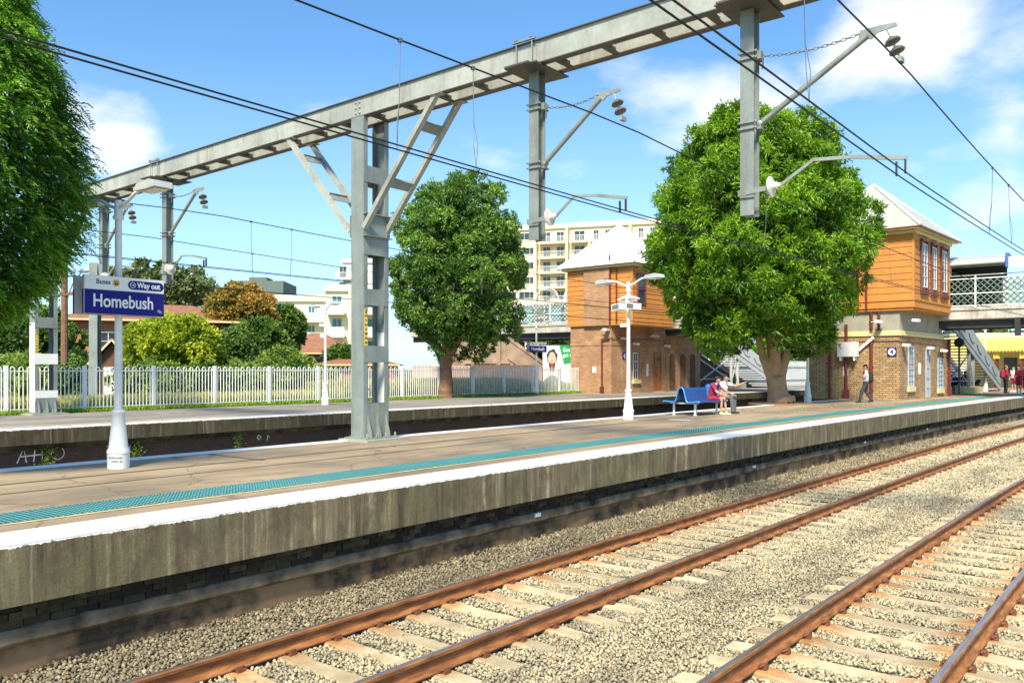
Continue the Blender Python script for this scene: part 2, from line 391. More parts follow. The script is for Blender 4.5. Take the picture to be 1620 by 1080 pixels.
struct(w.build('platform_corbel', m_cb()))
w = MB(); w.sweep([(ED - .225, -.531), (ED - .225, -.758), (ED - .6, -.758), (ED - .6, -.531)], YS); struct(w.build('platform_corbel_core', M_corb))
YF2 = [-6 + .22 * i for i in range(270)] + [60, 100, 180]
gq = random.Random(8); jit = {y: (gq.gauss(0, .006), gq.gauss(0, .006)) for y in YF2}
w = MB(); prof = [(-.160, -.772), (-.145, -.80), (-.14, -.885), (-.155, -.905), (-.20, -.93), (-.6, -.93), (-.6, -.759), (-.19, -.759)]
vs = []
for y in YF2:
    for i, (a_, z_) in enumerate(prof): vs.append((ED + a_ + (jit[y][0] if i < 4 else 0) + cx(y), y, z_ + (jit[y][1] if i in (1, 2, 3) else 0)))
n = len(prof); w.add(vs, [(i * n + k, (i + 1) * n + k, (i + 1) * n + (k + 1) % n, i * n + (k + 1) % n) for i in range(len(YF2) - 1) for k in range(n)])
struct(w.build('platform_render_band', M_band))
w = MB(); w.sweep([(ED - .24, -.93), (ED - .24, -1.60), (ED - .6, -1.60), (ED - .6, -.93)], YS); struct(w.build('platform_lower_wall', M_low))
w = MB(); w.sweep([(BK + .02, 0), (ED - .60, 0), (ED - .60, -1.6), (BK + .02, -1.6)], YS); struct(w.build('platform_surface', M_asph))
w = MB(); w.sweep([(ED - .62, .0045), (ED - .003, .0045), (ED - .003, -.012), (ED - .62, -.012)], YS); struct(w.build('edge_line', M_wline))
w = MB(); w.sweep([(BK, .006), (BK + .36, .006), (BK + .36, -.02), (BK, -.5)], YS); struct(w.build('edge_line_far', M_wline))
# resurfaced strips on the asphalt
w = MB()
for x0, x1, ya, yb in ((-11.9, -11.82, -10, 30), (-10.95, -10.9, -10, 14), (-13.2, -11.6, 8.2, 8.28)):
    w.add([(x0, ya, .004), (x1, ya, .004), (x1 + cx(yb) * .3, yb, .004), (x0 + cx(yb) * .3, yb, .004)], [(0, 1, 2, 3)])
struct(w.build('platform_seams', mat('seam_tar', (.09, .075, .06), .9)))
w = MB(); w.sweep([(ED - 1.72, .008), (ED - 1.07, .008), (ED - 1.07, -.01), (ED - 1.72, -.01)], YS)
V = []; Fq = []
tm = w.v; 
for j in range(int(51 / .06)):
    y = -2 + j * .06
    for i in range(11):
        x = ED - 1.69 + i * .06 + cx(y)
        if j % 2: x += .03
        if i == 10 and j % 2: continue
        o = len(tm); r0, r1 = .019, .012
        tm += [(x - r0, y, .008), (x, y - r0, .008), (x + r0, y, .008), (x, y + r0, .008), (x - r1, y, .0135), (x, y - r1, .0135), (x + r1, y, .0135), (x, y + r1, .0135)]
        for f in ((4, 5, 6, 7), (0, 1, 5, 4), (1, 2, 6, 5), (2, 3, 7, 6), (3, 0, 4, 7)): w.f.append(tuple(q + o for q in f)); w.m.append(1)
struct(w.build('tactile_strip', [M_teal, mat('tactile_dot', (.06, .28, .28), .5, 0, .15, .5)]))
w = MB()
for j in range(420):
    y = -3 + j * .15; w.add([(ED - 1.06 + cx(y), y, .006), (ED - .995 + cx(y), y, .006), (ED - .995 + cx(y), y + .12, .006), (ED - 1.06 + cx(y), y + .12, .006)], [(0, 1, 2, 3)])
w.sweep([(ED - 1.068, .005), (ED - 1.03, .005), (ED - 1.03, -.01), (ED - 1.068, -.01)], YS)
struct(w.build('tactile_yellow_edge', M_tyel))
# --- opposite platform
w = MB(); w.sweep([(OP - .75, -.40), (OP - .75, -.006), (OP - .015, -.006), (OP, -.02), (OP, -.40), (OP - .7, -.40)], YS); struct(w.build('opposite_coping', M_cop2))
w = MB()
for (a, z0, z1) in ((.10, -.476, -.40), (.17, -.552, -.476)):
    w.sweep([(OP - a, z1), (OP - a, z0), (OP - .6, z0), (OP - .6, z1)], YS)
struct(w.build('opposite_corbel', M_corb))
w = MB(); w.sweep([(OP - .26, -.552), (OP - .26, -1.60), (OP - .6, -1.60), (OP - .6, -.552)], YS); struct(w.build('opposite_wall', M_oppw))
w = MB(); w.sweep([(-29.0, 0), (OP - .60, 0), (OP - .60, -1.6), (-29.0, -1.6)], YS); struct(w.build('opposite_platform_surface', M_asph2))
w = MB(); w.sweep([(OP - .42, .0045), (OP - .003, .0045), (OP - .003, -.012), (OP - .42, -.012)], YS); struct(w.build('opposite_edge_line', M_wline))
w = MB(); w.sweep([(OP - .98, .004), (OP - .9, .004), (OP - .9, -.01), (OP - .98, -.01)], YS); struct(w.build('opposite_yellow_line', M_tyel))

# --- rails
def m_rail():
    m, t, b = newmat('rail_steel'); P = geoP(t); g = t.nodes.new('ShaderNodeNewGeometry')
    s = t.nodes.new('ShaderNodeSeparateXYZ'); t.links.new(g.outputs['Normal'], s.inputs[0])
    c = ramp(t, noise(t, vmap(t, P, (6, 1.2, 6)), 3, 7), [(.3, (.13, .046, .013)), (.5, (.26, .100, .030)), (.72, (.42, .19, .065))])
    p = t.nodes.new('ShaderNodeSeparateXYZ'); t.links.new(P, p.inputs[0])
    top = mth(t, 'MULTIPLY', mth(t, 'GREATER_THAN', s.outputs[2], .8), mth(t, 'GREATER_THAN', p.outputs[2], RTOP - .02))
    c = mixc(t, top, c, ramp(t, noise(t, vmap(t, P, (30, .6, 1)), 3, 4), [(.35, (.30, .22, .18)), (.65, (.52, .48, .47))]))
    t.links.new(c, b.inputs['Base Color'])
    t.links.new(mth(t, 'MULTIPLY', top, .75), b.inputs['Metallic']); t.links.new(mth(t, 'SUBTRACT', .72, mth(t, 'MULTIPLY', top, .40)), b.inputs['Roughness'])
    return m
M_rail = m_rail()
def railprof(x):
    h = .165
    P = [(-.07, 0), (.07, 0), (.07, .012), (.018, .032), (.010, .045), (.010, .115), (.035, .128), (.036, .155), (.028, h), (-.028, h), (-.036, .155), (-.035, .128), (-.010, .115), (-.010, .045), (-.018, .032), (-.07, .012)]
    return [(x + a, RTOP - h + b) for a, b in P]
YR = [-13.7 + 1.3 * i for i in range(110)]
for x, lb in ((T1 - GA, 'rusty rail nearest the island platform wall'), (T1 + GA, 'rusty rail second from the island platform wall'),
              (T2 - GA, 'rail with polished top, left rail of the near track'), (T2 + GA, 'rail at lower right corner, right rail of the near track')):
    w = MB(); w.sweep(railprof(x), YR); tag(w.build('rail', M_rail), lb, 'rail', 'rails of the two near tracks')
# fishplate on the second rail
# --- sleepers with clips
def m_sleeper():
    m, t, b = newmat('sleeper_concrete'); O = objc(t); s = t.nodes.new('ShaderNodeSeparateXYZ'); t.links.new(O, s.inputs[0])
    oi = t.nodes.new('ShaderNodeObjectInfo'); P = geoP(t)
    ax = mth(t, 'ABSOLUTE', s.outputs[0])
    base = ramp(t, noise(t, P, 3.2, 7), [(.3, (.42, .33, .20)), (.55, (.60, .50, .33)), (.75, (.72, .63, .45))])
    rustf = ramp(t, mth(t, 'ADD', mth(t, 'MULTIPLY', mth(t, 'ABSOLUTE', mth(t, 'SUBTRACT', ax, .62)), -1.0), mth(t, 'MULTIPLY', noise(t, P, 2.7, 5), .75)), [(-.0, (0, 0, 0)), (.10, (.25, .25, .25)), (.36, (.95, .95, .95))])
    c = mixc(t, rustf, base, ramp(t, noise(t, P, 9, 5), [(.3, (.33, .15, .05)), (.7, (.56, .31, .13))]))
    c = mixc(t, 1.0, c, ramp(t, oi.outputs['Random'], [(0, (.72, .70, .66)), (1, (1.12, 1.1, 1.05))]), 'MULTIPLY')
    c = mixc(t, .4, c, ramp(t, noise(t, P, 50, 4), [(.3, (.5, .5, .5)), (.7, (1.2, 1.2, 1.2))]), 'MULTIPLY')
    t.links.new(c, b.inputs['Base Color']); b.inputs['Roughness'].default_value = .92; bump(t, b, noise(t, P, 35, 5), .5, .012); return m
M_sl = m_sleeper(); M_clip = mat('rusty_clip', (.20, .075, .035), .7, .2, .3, 20)
def sleeper_obj():
    w = MB()
    zt = 0.0
    # tapered body: rail seats high, middle slightly lower
    secs = [(-1.25, -.035), (-1.22, -.012), (-.98, .0), (-.55, .0), (-.35, -.022), (.35, -.022), (.55, .0), (.98, .0), (1.22, -.012), (1.25, -.035)]
    vs = []
    for x, z in secs: vs += [(x, -.135, z - .15), (x, -.115, z - .012), (x, -.10, z), (x, .10, z), (x, .115, z - .012), (x, .135, z - .15)]
    n = 6; fs = [(i * n + k, i * n + (k + 1) % n, (i + 1) * n + (k + 1) % n, (i + 1) * n + k) for i in range(len(secs) - 1) for k in range(n)]
    fs += [tuple(range(n)), tuple((len(secs) - 1) * n + k for k in range(n))[::-1]]
    w.add(vs, fs); return w.build('sleeper', M_sl)
def clip_mesh(sx):
    w = MB()
    pts = [(0.0, -.05, .02), (.0, .045, .025), (.03, .06, .035), (.055, .03, .055), (.05, -.03, .05), (.02, -.055, .035)]
    w.tube([(sx * (.075 + p[0]), p[1], p[2]) for p in pts], .010, 6)
    w.box(sx * .11 - .035, sx * .11 + .035, -.03, .03, 0, .045)
    return w
SZ = RTOP - .165 - .004; SP = .57
first = None
for (T, y0, y1, lb) in ((T1, 2.2, 43, 'concrete sleeper of the track beside the island platform'), (T2, 5.2, 30, 'concrete sleeper of the near right hand track')):
    n = int((y1 - y0) / SP)
    for i in range(n):
        y = y0 + i * SP
        if first is None:
            o = sleeper_obj(); first = o
            for r in (-GA, GA):
                for sx in (-1, 1):
                    c = clip_mesh(sx).build('rail_clip', M_clip, o); c.location = (r, 0, 0)
            kids = list(o.children)
        else:
            o = first.copy(); COL.objects.link(o)
            if y < 30:
                for k in kids:
                    c = k.copy(); COL.objects.link(c); c.parent = o
        o.location = (T + cx(y), y, SZ + random.uniform(-.006, .004)); o.rotation_euler.z = -.0014 * y + random.uniform(-.008, .008)
        tag(o, lb, 'sleeper', 'concrete sleepers under the rails')
# --- ballast stones
def stones():
    pos = []
    for (ta, tb, sp) in ((6.0, 11.5, .035), (11.5, 17, .042), (17, 26, .060), (26, 46, .09)):
        x = np.arange(-8.0, 1.2, sp); y = np.arange(0, 46, sp); X, Y = np.meshgrid(x, y); X = X.ravel() + rng.uniform(-.5, .5, X.size) * sp; Y = Y.ravel() + rng.uniform(-.5, .5, X.size) * sp
        D = -SA * X + CA * Y; R = CA * X + SA * Y
        k = (D >= ta) & (D < tb) & (np.abs(R) < .611 * D + 2.0)
        pos.append(np.stack([X[k], Y[k], np.full(k.sum(), sp)], 1))
    p = np.concatenate(pos); X, Y, s = p.T
    # keep clear of rails and (mostly) sleeper tops
    keep = np.ones(len(X), bool)
    for T, y0, y1 in ((T1, 2.2, 43), (T2, 5.2, 30)):
        ph = np.abs(((Y - y0 + SP / 2) % SP) - SP / 2)
        on = (np.abs(X - T) < 1.25) & (ph < .13) & (Y > y0 - .2) & (Y < y1)
        keep &= ~(on & (rng.random(len(X)) > .02))
        for r in (-GA, GA): keep &= np.abs(X - T - r) > .085
    X, Y, s = X[keep], Y[keep], s[keep]
    n = len(X)
    lvl = np.where(X < -7.25, -1.17 - .1 * (X + 7.95) / .7, -1.275 + .03 * np.exp(-((X + 4.2) / .5) ** 2))
    Z = lvl + rng.uniform(-.016, .008, n) - .012 + .014 * np.sin(X * 5 + Y * 3) * np.sin(Y * 4.1)
    size = s * np.exp(rng.normal(-.60, .20, n)) * np.where(X < -7.0, 1.08, 1)
    size = np.maximum(size, .017)
    cube = np.array([(-1, -1, -1), (1, -1, -1), (1, 1, -1), (-1, 1, -1), (-1, -1, 1), (1, -1, 1), (1, 1, 1), (-1, 1, 1)], float)
    V = cube[None] * rng.uniform(.62, 1.0, (n, 8, 3)) * rng.uniform(.42, 1.15, (n, 1, 3))
    q = rng.normal(size=(n, 4)); q /= np.linalg.norm(q, axis=1)[:, None]
    w_, a, b, c = q.T
    R = np.stack([np.stack([1 - 2 * (b * b + c * c), 2 * (a * b - w_ * c), 2 * (a * c + w_ * b)], -1), np.stack([2 * (a * b + w_ * c), 1 - 2 * (a * a + c * c), 2 * (b * c - w_ * a)], -1), np.stack([2 * (a * c - w_ * b), 2 * (b * c + w_ * a), 1 - 2 * (a * a + b * b)], -1)], -2)
    V = np.einsum('nij,nkj->nki', R, V) * size[:, None, None] * .82
    V += np.stack([X + cx(Y), Y, Z], 1)[:, None]
    Fc = np.array([(0, 3, 2, 1), (4, 5, 6, 7), (0, 1, 5, 4), (1, 2, 6, 5), (2, 3, 7, 6), (3, 0, 4, 7)])
    Fa = (Fc[None] + (np.arange(n) * 8)[:, None, None]).reshape(-1, 4)
    # greyer, darker stones along the platform wall and the four-foot centre line
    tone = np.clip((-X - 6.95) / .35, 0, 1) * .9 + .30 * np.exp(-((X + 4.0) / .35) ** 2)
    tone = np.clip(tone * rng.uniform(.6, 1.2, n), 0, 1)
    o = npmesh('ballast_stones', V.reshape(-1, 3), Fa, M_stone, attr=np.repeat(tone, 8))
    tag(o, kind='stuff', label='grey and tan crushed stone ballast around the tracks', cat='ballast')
    return n
print('stones', stones())
# ================================================================== overhead gantry
YF, YB = 11.62, 12.32
def beam_z(x): return 6.66 + .0175 * (x + 13.35)      # underside
gan = thing('overhead_gantry', 'tall grey steel gantry on lattice masts spanning all the tracks above the platforms', 'gantry', (-13.16, 11.97, 0))
BX0, BX1 = -29.2, 3.4; BH = .41
M_beamdark = mat('dark_flange', (.10, .095, .08), .6, .2, .3, 2)  # darker tone for flanges, battens and mounting plates
for (ya, yb, s) in ((YF, YF + .16, 1), (YB - .16, YB, -1)):
    w = MB()
    za, zb = beam_z(BX0), beam_z(BX1)
    def pl(y0, y1, dz0, dz1, m=0):
        w.add([(BX0, y0, za + dz0), (BX1, y0, zb + dz0), (BX1, y1, zb + dz0), (BX0, y1, za + dz0), (BX0, y0, za + dz1), (BX1, y0, zb + dz1), (BX1, y1, zb + dz1), (BX0, y1, za + dz1)],
              [(0, 3, 2, 1), (4, 5, 6, 7), (0, 1, 5, 4), (1, 2, 6, 5), (2, 3, 7, 6), (3, 0, 4, 7)], m)
    web = (ya + .03, ya + .045) if s > 0 else (yb - .045, yb - .03)
    pl(*web, .016, BH - .016); pl(ya, yb, 0, .016, 1); pl(ya - .012, yb, BH - .016, BH + .002, 1)
    for x in (-24.8, -18.7, -13.16, -8.6, -3.5):                     # splice seams and stiffeners
        z = beam_z(x); w.box(x - .006, x + .006, web[0] - .012, web[1] + .012, z + .02, z + BH - .02)
    for xx in (-13.16,):
        for dx in (-.07, .05):
            for k in range(3):
                z = beam_z(xx) + .09 + .11 * k; w.lathe([(.02, 0), (.02, .02), (.008, .03)], (xx + dx, web[0], z), 8, axis=(0, -1, 0))
    w.build('beam', [M_steel_pale, M_beamdark], gan, world=True)
x = BX0 + .5
while x < BX1:
    if not (-13.45 < x < -12.9):
        w = MB(); z = beam_z(x); w.box(x - .06, x + .06, YF + .165, YB - .165, z + .004, z + .018); w.box(x - .004, x + .004, YF + .165, YB - .165, z + .018, z + .11)
        w.build('batten', M_beamdark, gan, world=True)
    x += .93
def mast(xc, zbase, top, label, whitepaint=None):
    w = MB(); x0, x1 = xc - .19, xc + .19
    for (ya, s) in ((YF, 1), (YB, -1)):
        # channel: web on the outer Y face, flanges pointing inward
        w.box(x0, x1, min(ya, ya + s * .014), max(ya, ya + s * .014), zbase + .04, top)
        for xa in (x0, x1 - .016): w.box(xa, xa + .016, min(ya + s * .014, ya + s * .115), max(ya + s * .014, ya + s * .115), zbase + .04, top)
    m = w.build('mast', M_steel, gan, world=True)
    if label: m['label'] = label
    def sub(nm, fn, mt=M_steel):
        q = MB(); fn(q); return q.build(nm, mt, m, world=True)
    # concrete pad and base plate
    sub('base_pad', lambda q: q.prism([(x0 - .16, YF - .2), (x1 + .34, YF - .2), (x1 + .34, YB + .22), (x0 - .16, YB + .22)], zbase - .02, zbase + .045, 'z'), M_conc)
    sub('base_plate', lambda q: q.box(x0 - .09, x1 + .19, YF - .1, YB + .1, zbase + .046, zbase + .075))
    def gus(q):
        zb = zbase + .075
        for y in (YF + .1, YF + .35, YB - .1):
            q.prism([(x1 + .019, zb), (x1 + .15, zb), (x1 + .14, zb + .08), (x1 + .03, zb + .44), (x1 + .019, zb + .44)], y - .01, y + .01)
            q.prism([(x0 - .001, zb), (x0 - .07, zb), (x0 - .06, zb + .08), (x0 - .02, zb + .46), (x0 - .001, zb + .46)], y - .008, y + .008)
        q.box(x1 + .001, x1 + .018, YF + .02, YB - .02, zb, zb + .47)
        q.box(x0 - .069, x0 - .0001, YF + .02, YB - .02, zb, zb + .02); q.box(x0, x1, YF + .1, YB - .1, zb, zb + .02)
        for y in (YF - .04, YB + .04, YF + .22, YB - .22):
            q.lathe([(.022, 0), (.022, .05), (.01, .09)], (x1 + .155, y, zb), 6)
    sub('base_gusset', gus)
    for z in (.61, 1.79, 2.96, 5.49):
        for xx in (x1 + .001, x0 - .011):
            sub('batten_plate', lambda q: q.box(xx, xx + .010, YF + .01, YB - .01, z - .17 + zbase, z + .17 + zbase))
    # bracket under the knee braces
    sub('brace_bracket', lambda q: (q.box(x0 - .02, x0 - .001, YF - .02, YB + .02, 4.2, 4.66), q.box(x0 - .011, x0 - .001, YF + .01, YB - .01, 3.83, 4.199)))
    def brk(q):
        q.box(x1 + .001, x1 + .020, YF - .02, YB + .02, 4.2, 4.66)
        q.box(x1 + .020, x1 + .10, YF - .03, YB + .03, 4.655, 4.672); q.box(x1 + .020, x1 + .10, YF - .03, YB + .03, 4.20, 4.217); q.box(x1 + .02, x1 + .04, YB - .1, YB - .085, 4.217, 4.655)
        for k in range(4): q.lathe([(.018, 0), (.018, .02)], (x1 + .02, YB - .05, 4.3 + .09 * k), 6, axis=(1, 0, 0))
        q.box(x1 + .001, x1 + .011, YF + .01, YB - .01, 3.83, 4.199)
    sub('brace_bracket', brk)
    if whitepaint:
        q = MB(); q.box(x0 - .003, x1 + .003, YF - .004, YF - .0005, zbase + .1, zbase + whitepaint)
        q.box(x1 + .0125, x1 + .016, YF + .0, YB - .0, 1.62 + zbase, 1.96 + zbase); q.box(x1 + .0125, x1 + .016, YF + .0, YB - .0, .44 + zbase, .78 + zbase)
        q.build('white_paint_band', M_white, m, world=True)
    else:
        q = MB(); q.box(x0 + .03, x1 - .02, YB - .016, YB - .0145, .3, 2.25); q.build('pale_band', M_paleP, m, world=True)  # paler band low on the inside of the rear column
    # asset number plate
    q = MB(); q.box(x1 + .001, x1 + .005, YF + .016, YF + .108, 1.95, 2.72); pm = q.build('number_plate', M_yellow, m, world=True)
    txt = 'WS12+806'
    for k, chh in enumerate(txt):
        tt = textmesh(chh, .098, M_ink, 'lettering', pm, (x1 + .0065 - (-13.16), YF + .062 - 11.97, 2.665 - k * .092), (PI / 2, PI / 2, PI / 2), .002, 'CENTER')
    return m
def braces(xc, sides=(1, -1)):
    for s in sides:
        xa = xc + s * .19
        P0 = [(xa + s * .02, y, 4.34) for y in (YF + .03, YB - .03)]; P1 = [(xa + s * 2.06, y, beam_z(xa + s * 2.06) - .01) for y in (YF + .03, YB - .03)]
        for p, q in zip(P0, P1):
            d = (Vector(q) - Vector(p)).normalized(); up = d.cross(Vector((0, 1, 0)))
            w = MB(); w.bar(p, q, .11, .014, up=up); n = up.normalized()
            o1 = Vector((0, .048 if p[1] < 12 else -.048, 0))
            for sgn in (1,): w.bar(Vector(p) - o1 + n * .045, Vector(q) - o1 + n * .045, .012, .085, up=up)
            w.bar(Vector(p) + o1 + n * .045, Vector(q) + o1 + n * .045, .012, .085, up=up)
            w.box(q[0] - .18, q[0] + .12, q[1] - .09, q[1] + .09, q[2] - .012, q[2] + .006)
            w.build('brace', M_steel_pale, gan, world=True)
        a = Vector(P0[0]); b = Vector(P1[0]); a2 = Vector(P0[1]); b2 = Vector(P1[1])
        for f in (.36, .78):
            w = MB(); d = (b - a).normalized(); p = a.lerp(b, f) + Vector((0, .07, 0)); q = a2.lerp(b2, f) - Vector((0, .07, 0))
            w.bar(p, q, .20, .012, up=d.cross(Vector((0, 1, 0)))); w.bar(p + d * .1, q + d * .1, .012, .07, up=d.cross(Vector((0, 1, 0))))
            w.build('brace_batten', M_steel, gan, world=True)
mast(-13.16, 0, beam_z(-13.16) + .0, None)
braces(-13.16)
mast(-28.6, 0, beam_z(-28.6), 'mast on the opposite platform with white painted base', whitepaint=2.95); braces(-28.6, (1,))
mast(3.0, -1.45, beam_z(3.0), None); braces(3.0, (-1,))

# ------------------------------------------------------------------ drop posts that carry the wires
def cat_support(X, reach, label):
    zt = beam_z(X) - .004
    r = thing('wire_support', label, 'wire support', (X, 11.97, 0), 0, 'drop posts hanging from the gantry')
    w = MB(); w.box(-.34, .34, -.50, .50, zt - .022, zt); w.box(-.26, .26, -.62, -.53, zt - .05, zt - .02); w.build('mounting_plate', M_beamdark, r)
    w = MB()
    for dx in (-.17, .17):
        w.tube([(dx, -.385, zt - .03), (dx, -.385, zt + BH + .09)], .011, 6)
    w.box(-.24, .24, -.41, -.36, zt + BH + .02, zt + BH + .055)
    w.box(-.2, -.14, -.42, -.35, zt + BH + .055, zt + BH + .075); w.box(.14, .2, -.42, -.35, zt + BH + .055, zt + BH + .075)
    w.build('hook_bolt', M_steel, r)
    w = MB(); w.tube([(-.17, .385, zt - .03), (-.17, .385, zt + BH + .09)], .011, 6); w.tube([(.17, .385, zt - .03), (.17, .385, zt + BH + .09)], .011, 6); w.box(-.24, .24, .36, .41, zt + BH + .02, zt + BH + .055)
    w.build('hook_bolt', M_steel, r)
    zb = 3.75; w = MB(); w.box(-.105, .105, -.105, -.093, zb, zt - .023); w.box(-.105, .105, .093, .105, zb, zt - .023); w.box(-.006, .006, -.0925, .0925, zb, zt - .023)
    w.build('post', M_steel, r)
    zc, zs, za = 6.10, 5.07, 4.08; ex = reach - .42; ez = 6.02
    w = MB()
    for z in (zc, zs):
        for dz in (-.045, .045): w.box(-.135, .16, -.135, -.108, z + dz - .014, z + dz + .014); w.box(-.135, .16, .108, .135, z + dz - .014, z + dz + .014)
        for xx in (-.125, .125): w.tube([(xx, -.15, z + .045), (xx, .15, z + .045)], .010, 6); w.tube([(xx, -.15, z - .045), (xx, .15, z - .045)], .010, 6)
        w.box(.107, .19, -.05, .05, z - .06, z + .06)
    w.build('clamp', M_steel, r)
    w = MB(); w.tube([(.16, 0, zs + .02), (ex, 0, ez)], .042, 12); w.lathe([(.03, -.06), (.045, -.05), (.045, .05), (.03, .06)], (.16, 0, zs + .02), 10, axis=(0, 1, 0)); w.build('strut', M_steel, r, smooth=True)
    w = MB(); a = Vector((.17, 0, zc - .02)); b = Vector((ex - .03, 0, ez + .06)); n = int((b - a).length / .062)
    for k in range(n):
        c = a.lerp(b, (k + .5) / n); sag = -.07 * math.sin(PI * (k + .5) / n); d = (b - a).normalized(); s = Vector((0, 1, 0)) if k % 2 else d.cross(Vector((0, 1, 0)))
        w.tube([c + Vector((0, 0, sag)) + d * (.040 * math.cos(q)) + s * (.019 * math.sin(q)) for q in [2 * PI * j / 8 for j in range(9)]], .0065, 4, cap=False)
    for k in range(3): w.tube([(.2 + .01 * math.cos(q), .014 * math.sin(q), zc - .08 - .05 * k + .03 * math.cos(q)) for q in [2 * PI * j / 8 for j in range(9)]], .006, 4, cap=False)
    w.build('chain', M_steel, r)
    w = MB(); w.prism([(ex - .12, ez - .02), (ex - .10, ez + .09), (ex + .12, ez + .10), (ex + .36, ez + .09), (ex + .38, ez + .04), (ex + .30, ez + .03), (ex + .12, ez + .01), (ex + .05, ez - .06)], -.012, .012); w.build('end_plate', M_steel, r)
    top = Vector((ex + .25, 0, ez + .02)); bot = Vector((reach, 0, 5.60)); ax = (bot - top).normalized()
    w = MB(); w.tube([top, bot], .014, 6)
    def prof(z): return [(.03, z - .05), (.055, z - .03), (.085, z - .012), (.105, z + .018), (.102, z + .03), (.07, z + .022), (.045, z + .05)]
    w.lathe(prof(.17), top, 18, 1, axis=ax); w.lathe(prof(.32), top, 18, 1, axis=ax); w.box(bot.x - .03, bot.x + .03, -.07, .07, bot.z - .04, bot.z + .03)
    w.build('insulator', [M_steel, M_ins], r, smooth=True)
    w = MB(); w.bar((.0, -.14, za), (.34, -.14, za + .03), .012, .07); w.bar((-.1, -.125, za - .06), (.12, -.125, za - .06), .012, .03)
    w.box(-.13, .13, -.134, -.108, za - .045, za + .045); w.build('arm_bracket', M_steel, r)
    w = MB(); c = (.34, -.14, za + .03); w.lathe([(.03, -.02), (.075, -.015), (.145, .02), (.155, .035), (.15, .05), (.10, .055), (.06, .07), (.06, .13), (.035, .14), (.035, .18)], c, 24, axis=(1, 0, .05)); w.build('arm_insulator', M_cream, r, smooth=True)
    w = MB(); k1 = (.34 + .36 * (reach - .34), -.10, za + .34)
    w.bar((.50, -.14, za + .03), k1, .03, .04); w.bar(k1, (.34 + .66 * (reach - .34), -.05, za + .31), .032, .045); w.bar((.34 + .66 * (reach - .34), -.05, za + .31), (reach + .08, .0, za + .20), .032, .055)
    w.build('registration_arm', M_steel, r)
    w = MB(); w.box(reach - .065, reach - .045, -.02, .02, za - .02, za + .17); w.box(reach + .045, reach + .065, -.02, .02, za - .0, za + .19); w.build('wire_clip', M_dark, r)
    return r
SUP = [(-8.82, 1.75, 'second drop post from the right, its lower end in front of the cream tower block'),
       (-4.90, 2.09, 'largest drop post at the right, in front of the big round tree'),
       (-21.1, 1.78, 'drop post right of the station name sign, just left of the autumn tree'),
       (-24.6, 1.70, 'small drop post half behind the station name sign and its lamp post')]
for a in SUP: cat_support(*a)

# ------------------------------------------------------------------ overhead lines
def line_thing(X, zs, zc, label, drops, y1=95):
    r = thing('overhead_wires', label, 'overhead wires', (X, 11.97, zs), 0, 'overhead line above each track')
    def zz(y):          # messenger sags between supports 50 m apart
        f = ((y - 11.97) % 50) / 50.0; return zs - 1.9 * f * (1 - f)
    def xo(y): return X + max(0, cx(y) - cx(11.97)) * (1 if y > 12 else 0)
    ys = [-16 + 1.5 * i for i in range(int((y1 + 16) / 1.5))]
    w = MB(); w.tube([(xo(y), y, zz(y)) for y in ys], .0115, 6); w.build('messenger_wire', M_wire, r, world=True)
    for dx in (-.055, .055):
        w = MB(); w.tube([(xo(y) + dx, y, zc + (0.015 if dx > 0 else 0)) for y in ys], .0095, 6); w.build('contact_wire', M_wire, r, world=True)
    for i, y in enumerate(drops):
        w = MB(); dx = -.055 if i % 2 else .055; x = xo(y); z1 = zz(y)
        w.tube([(x, y, z1), (x + dx * .3, y, zc + .55)], .0055, 5); w.tube([(x + dx * .3, y, zc + .55), (x + dx * .6, y - .02, zc + .3), (x + dx, y, zc)], .0045, 5)
        w.tube([(x + dx * .3, y, zc + .60), (x + dx * 1.1, y + .025, zc + .3), (x + dx, y, zc)], .0045, 5); w.box(x - .02, x + .02, y - .025, y + .025, z1 - .025, z1 + .02)
        w.build('dropper', M_greywire, r, world=True)
line_thing(-7.07, 5.50, 4.06, 'wires over the island platform side track, passing the upper right of the left platform mast', (2.2, 6.9, 8.2, 17.9, 27, 36.5))
line_thing(-2.81, 5.56, 4.08, 'wires at the upper right crossing in front of the big round tree', (8.2, 18.4, 20.1, 30, 41))
line_thing(-19.30, 5.45, 4.06, 'wires beyond the island platform, in front of the autumn tree', (13.3, 14.6, 22.5, 31, 40))
line_thing(-22.90, 5.25, 3.92, 'farthest wires, low over the fence line behind the other three', (15.8, 25, 34))

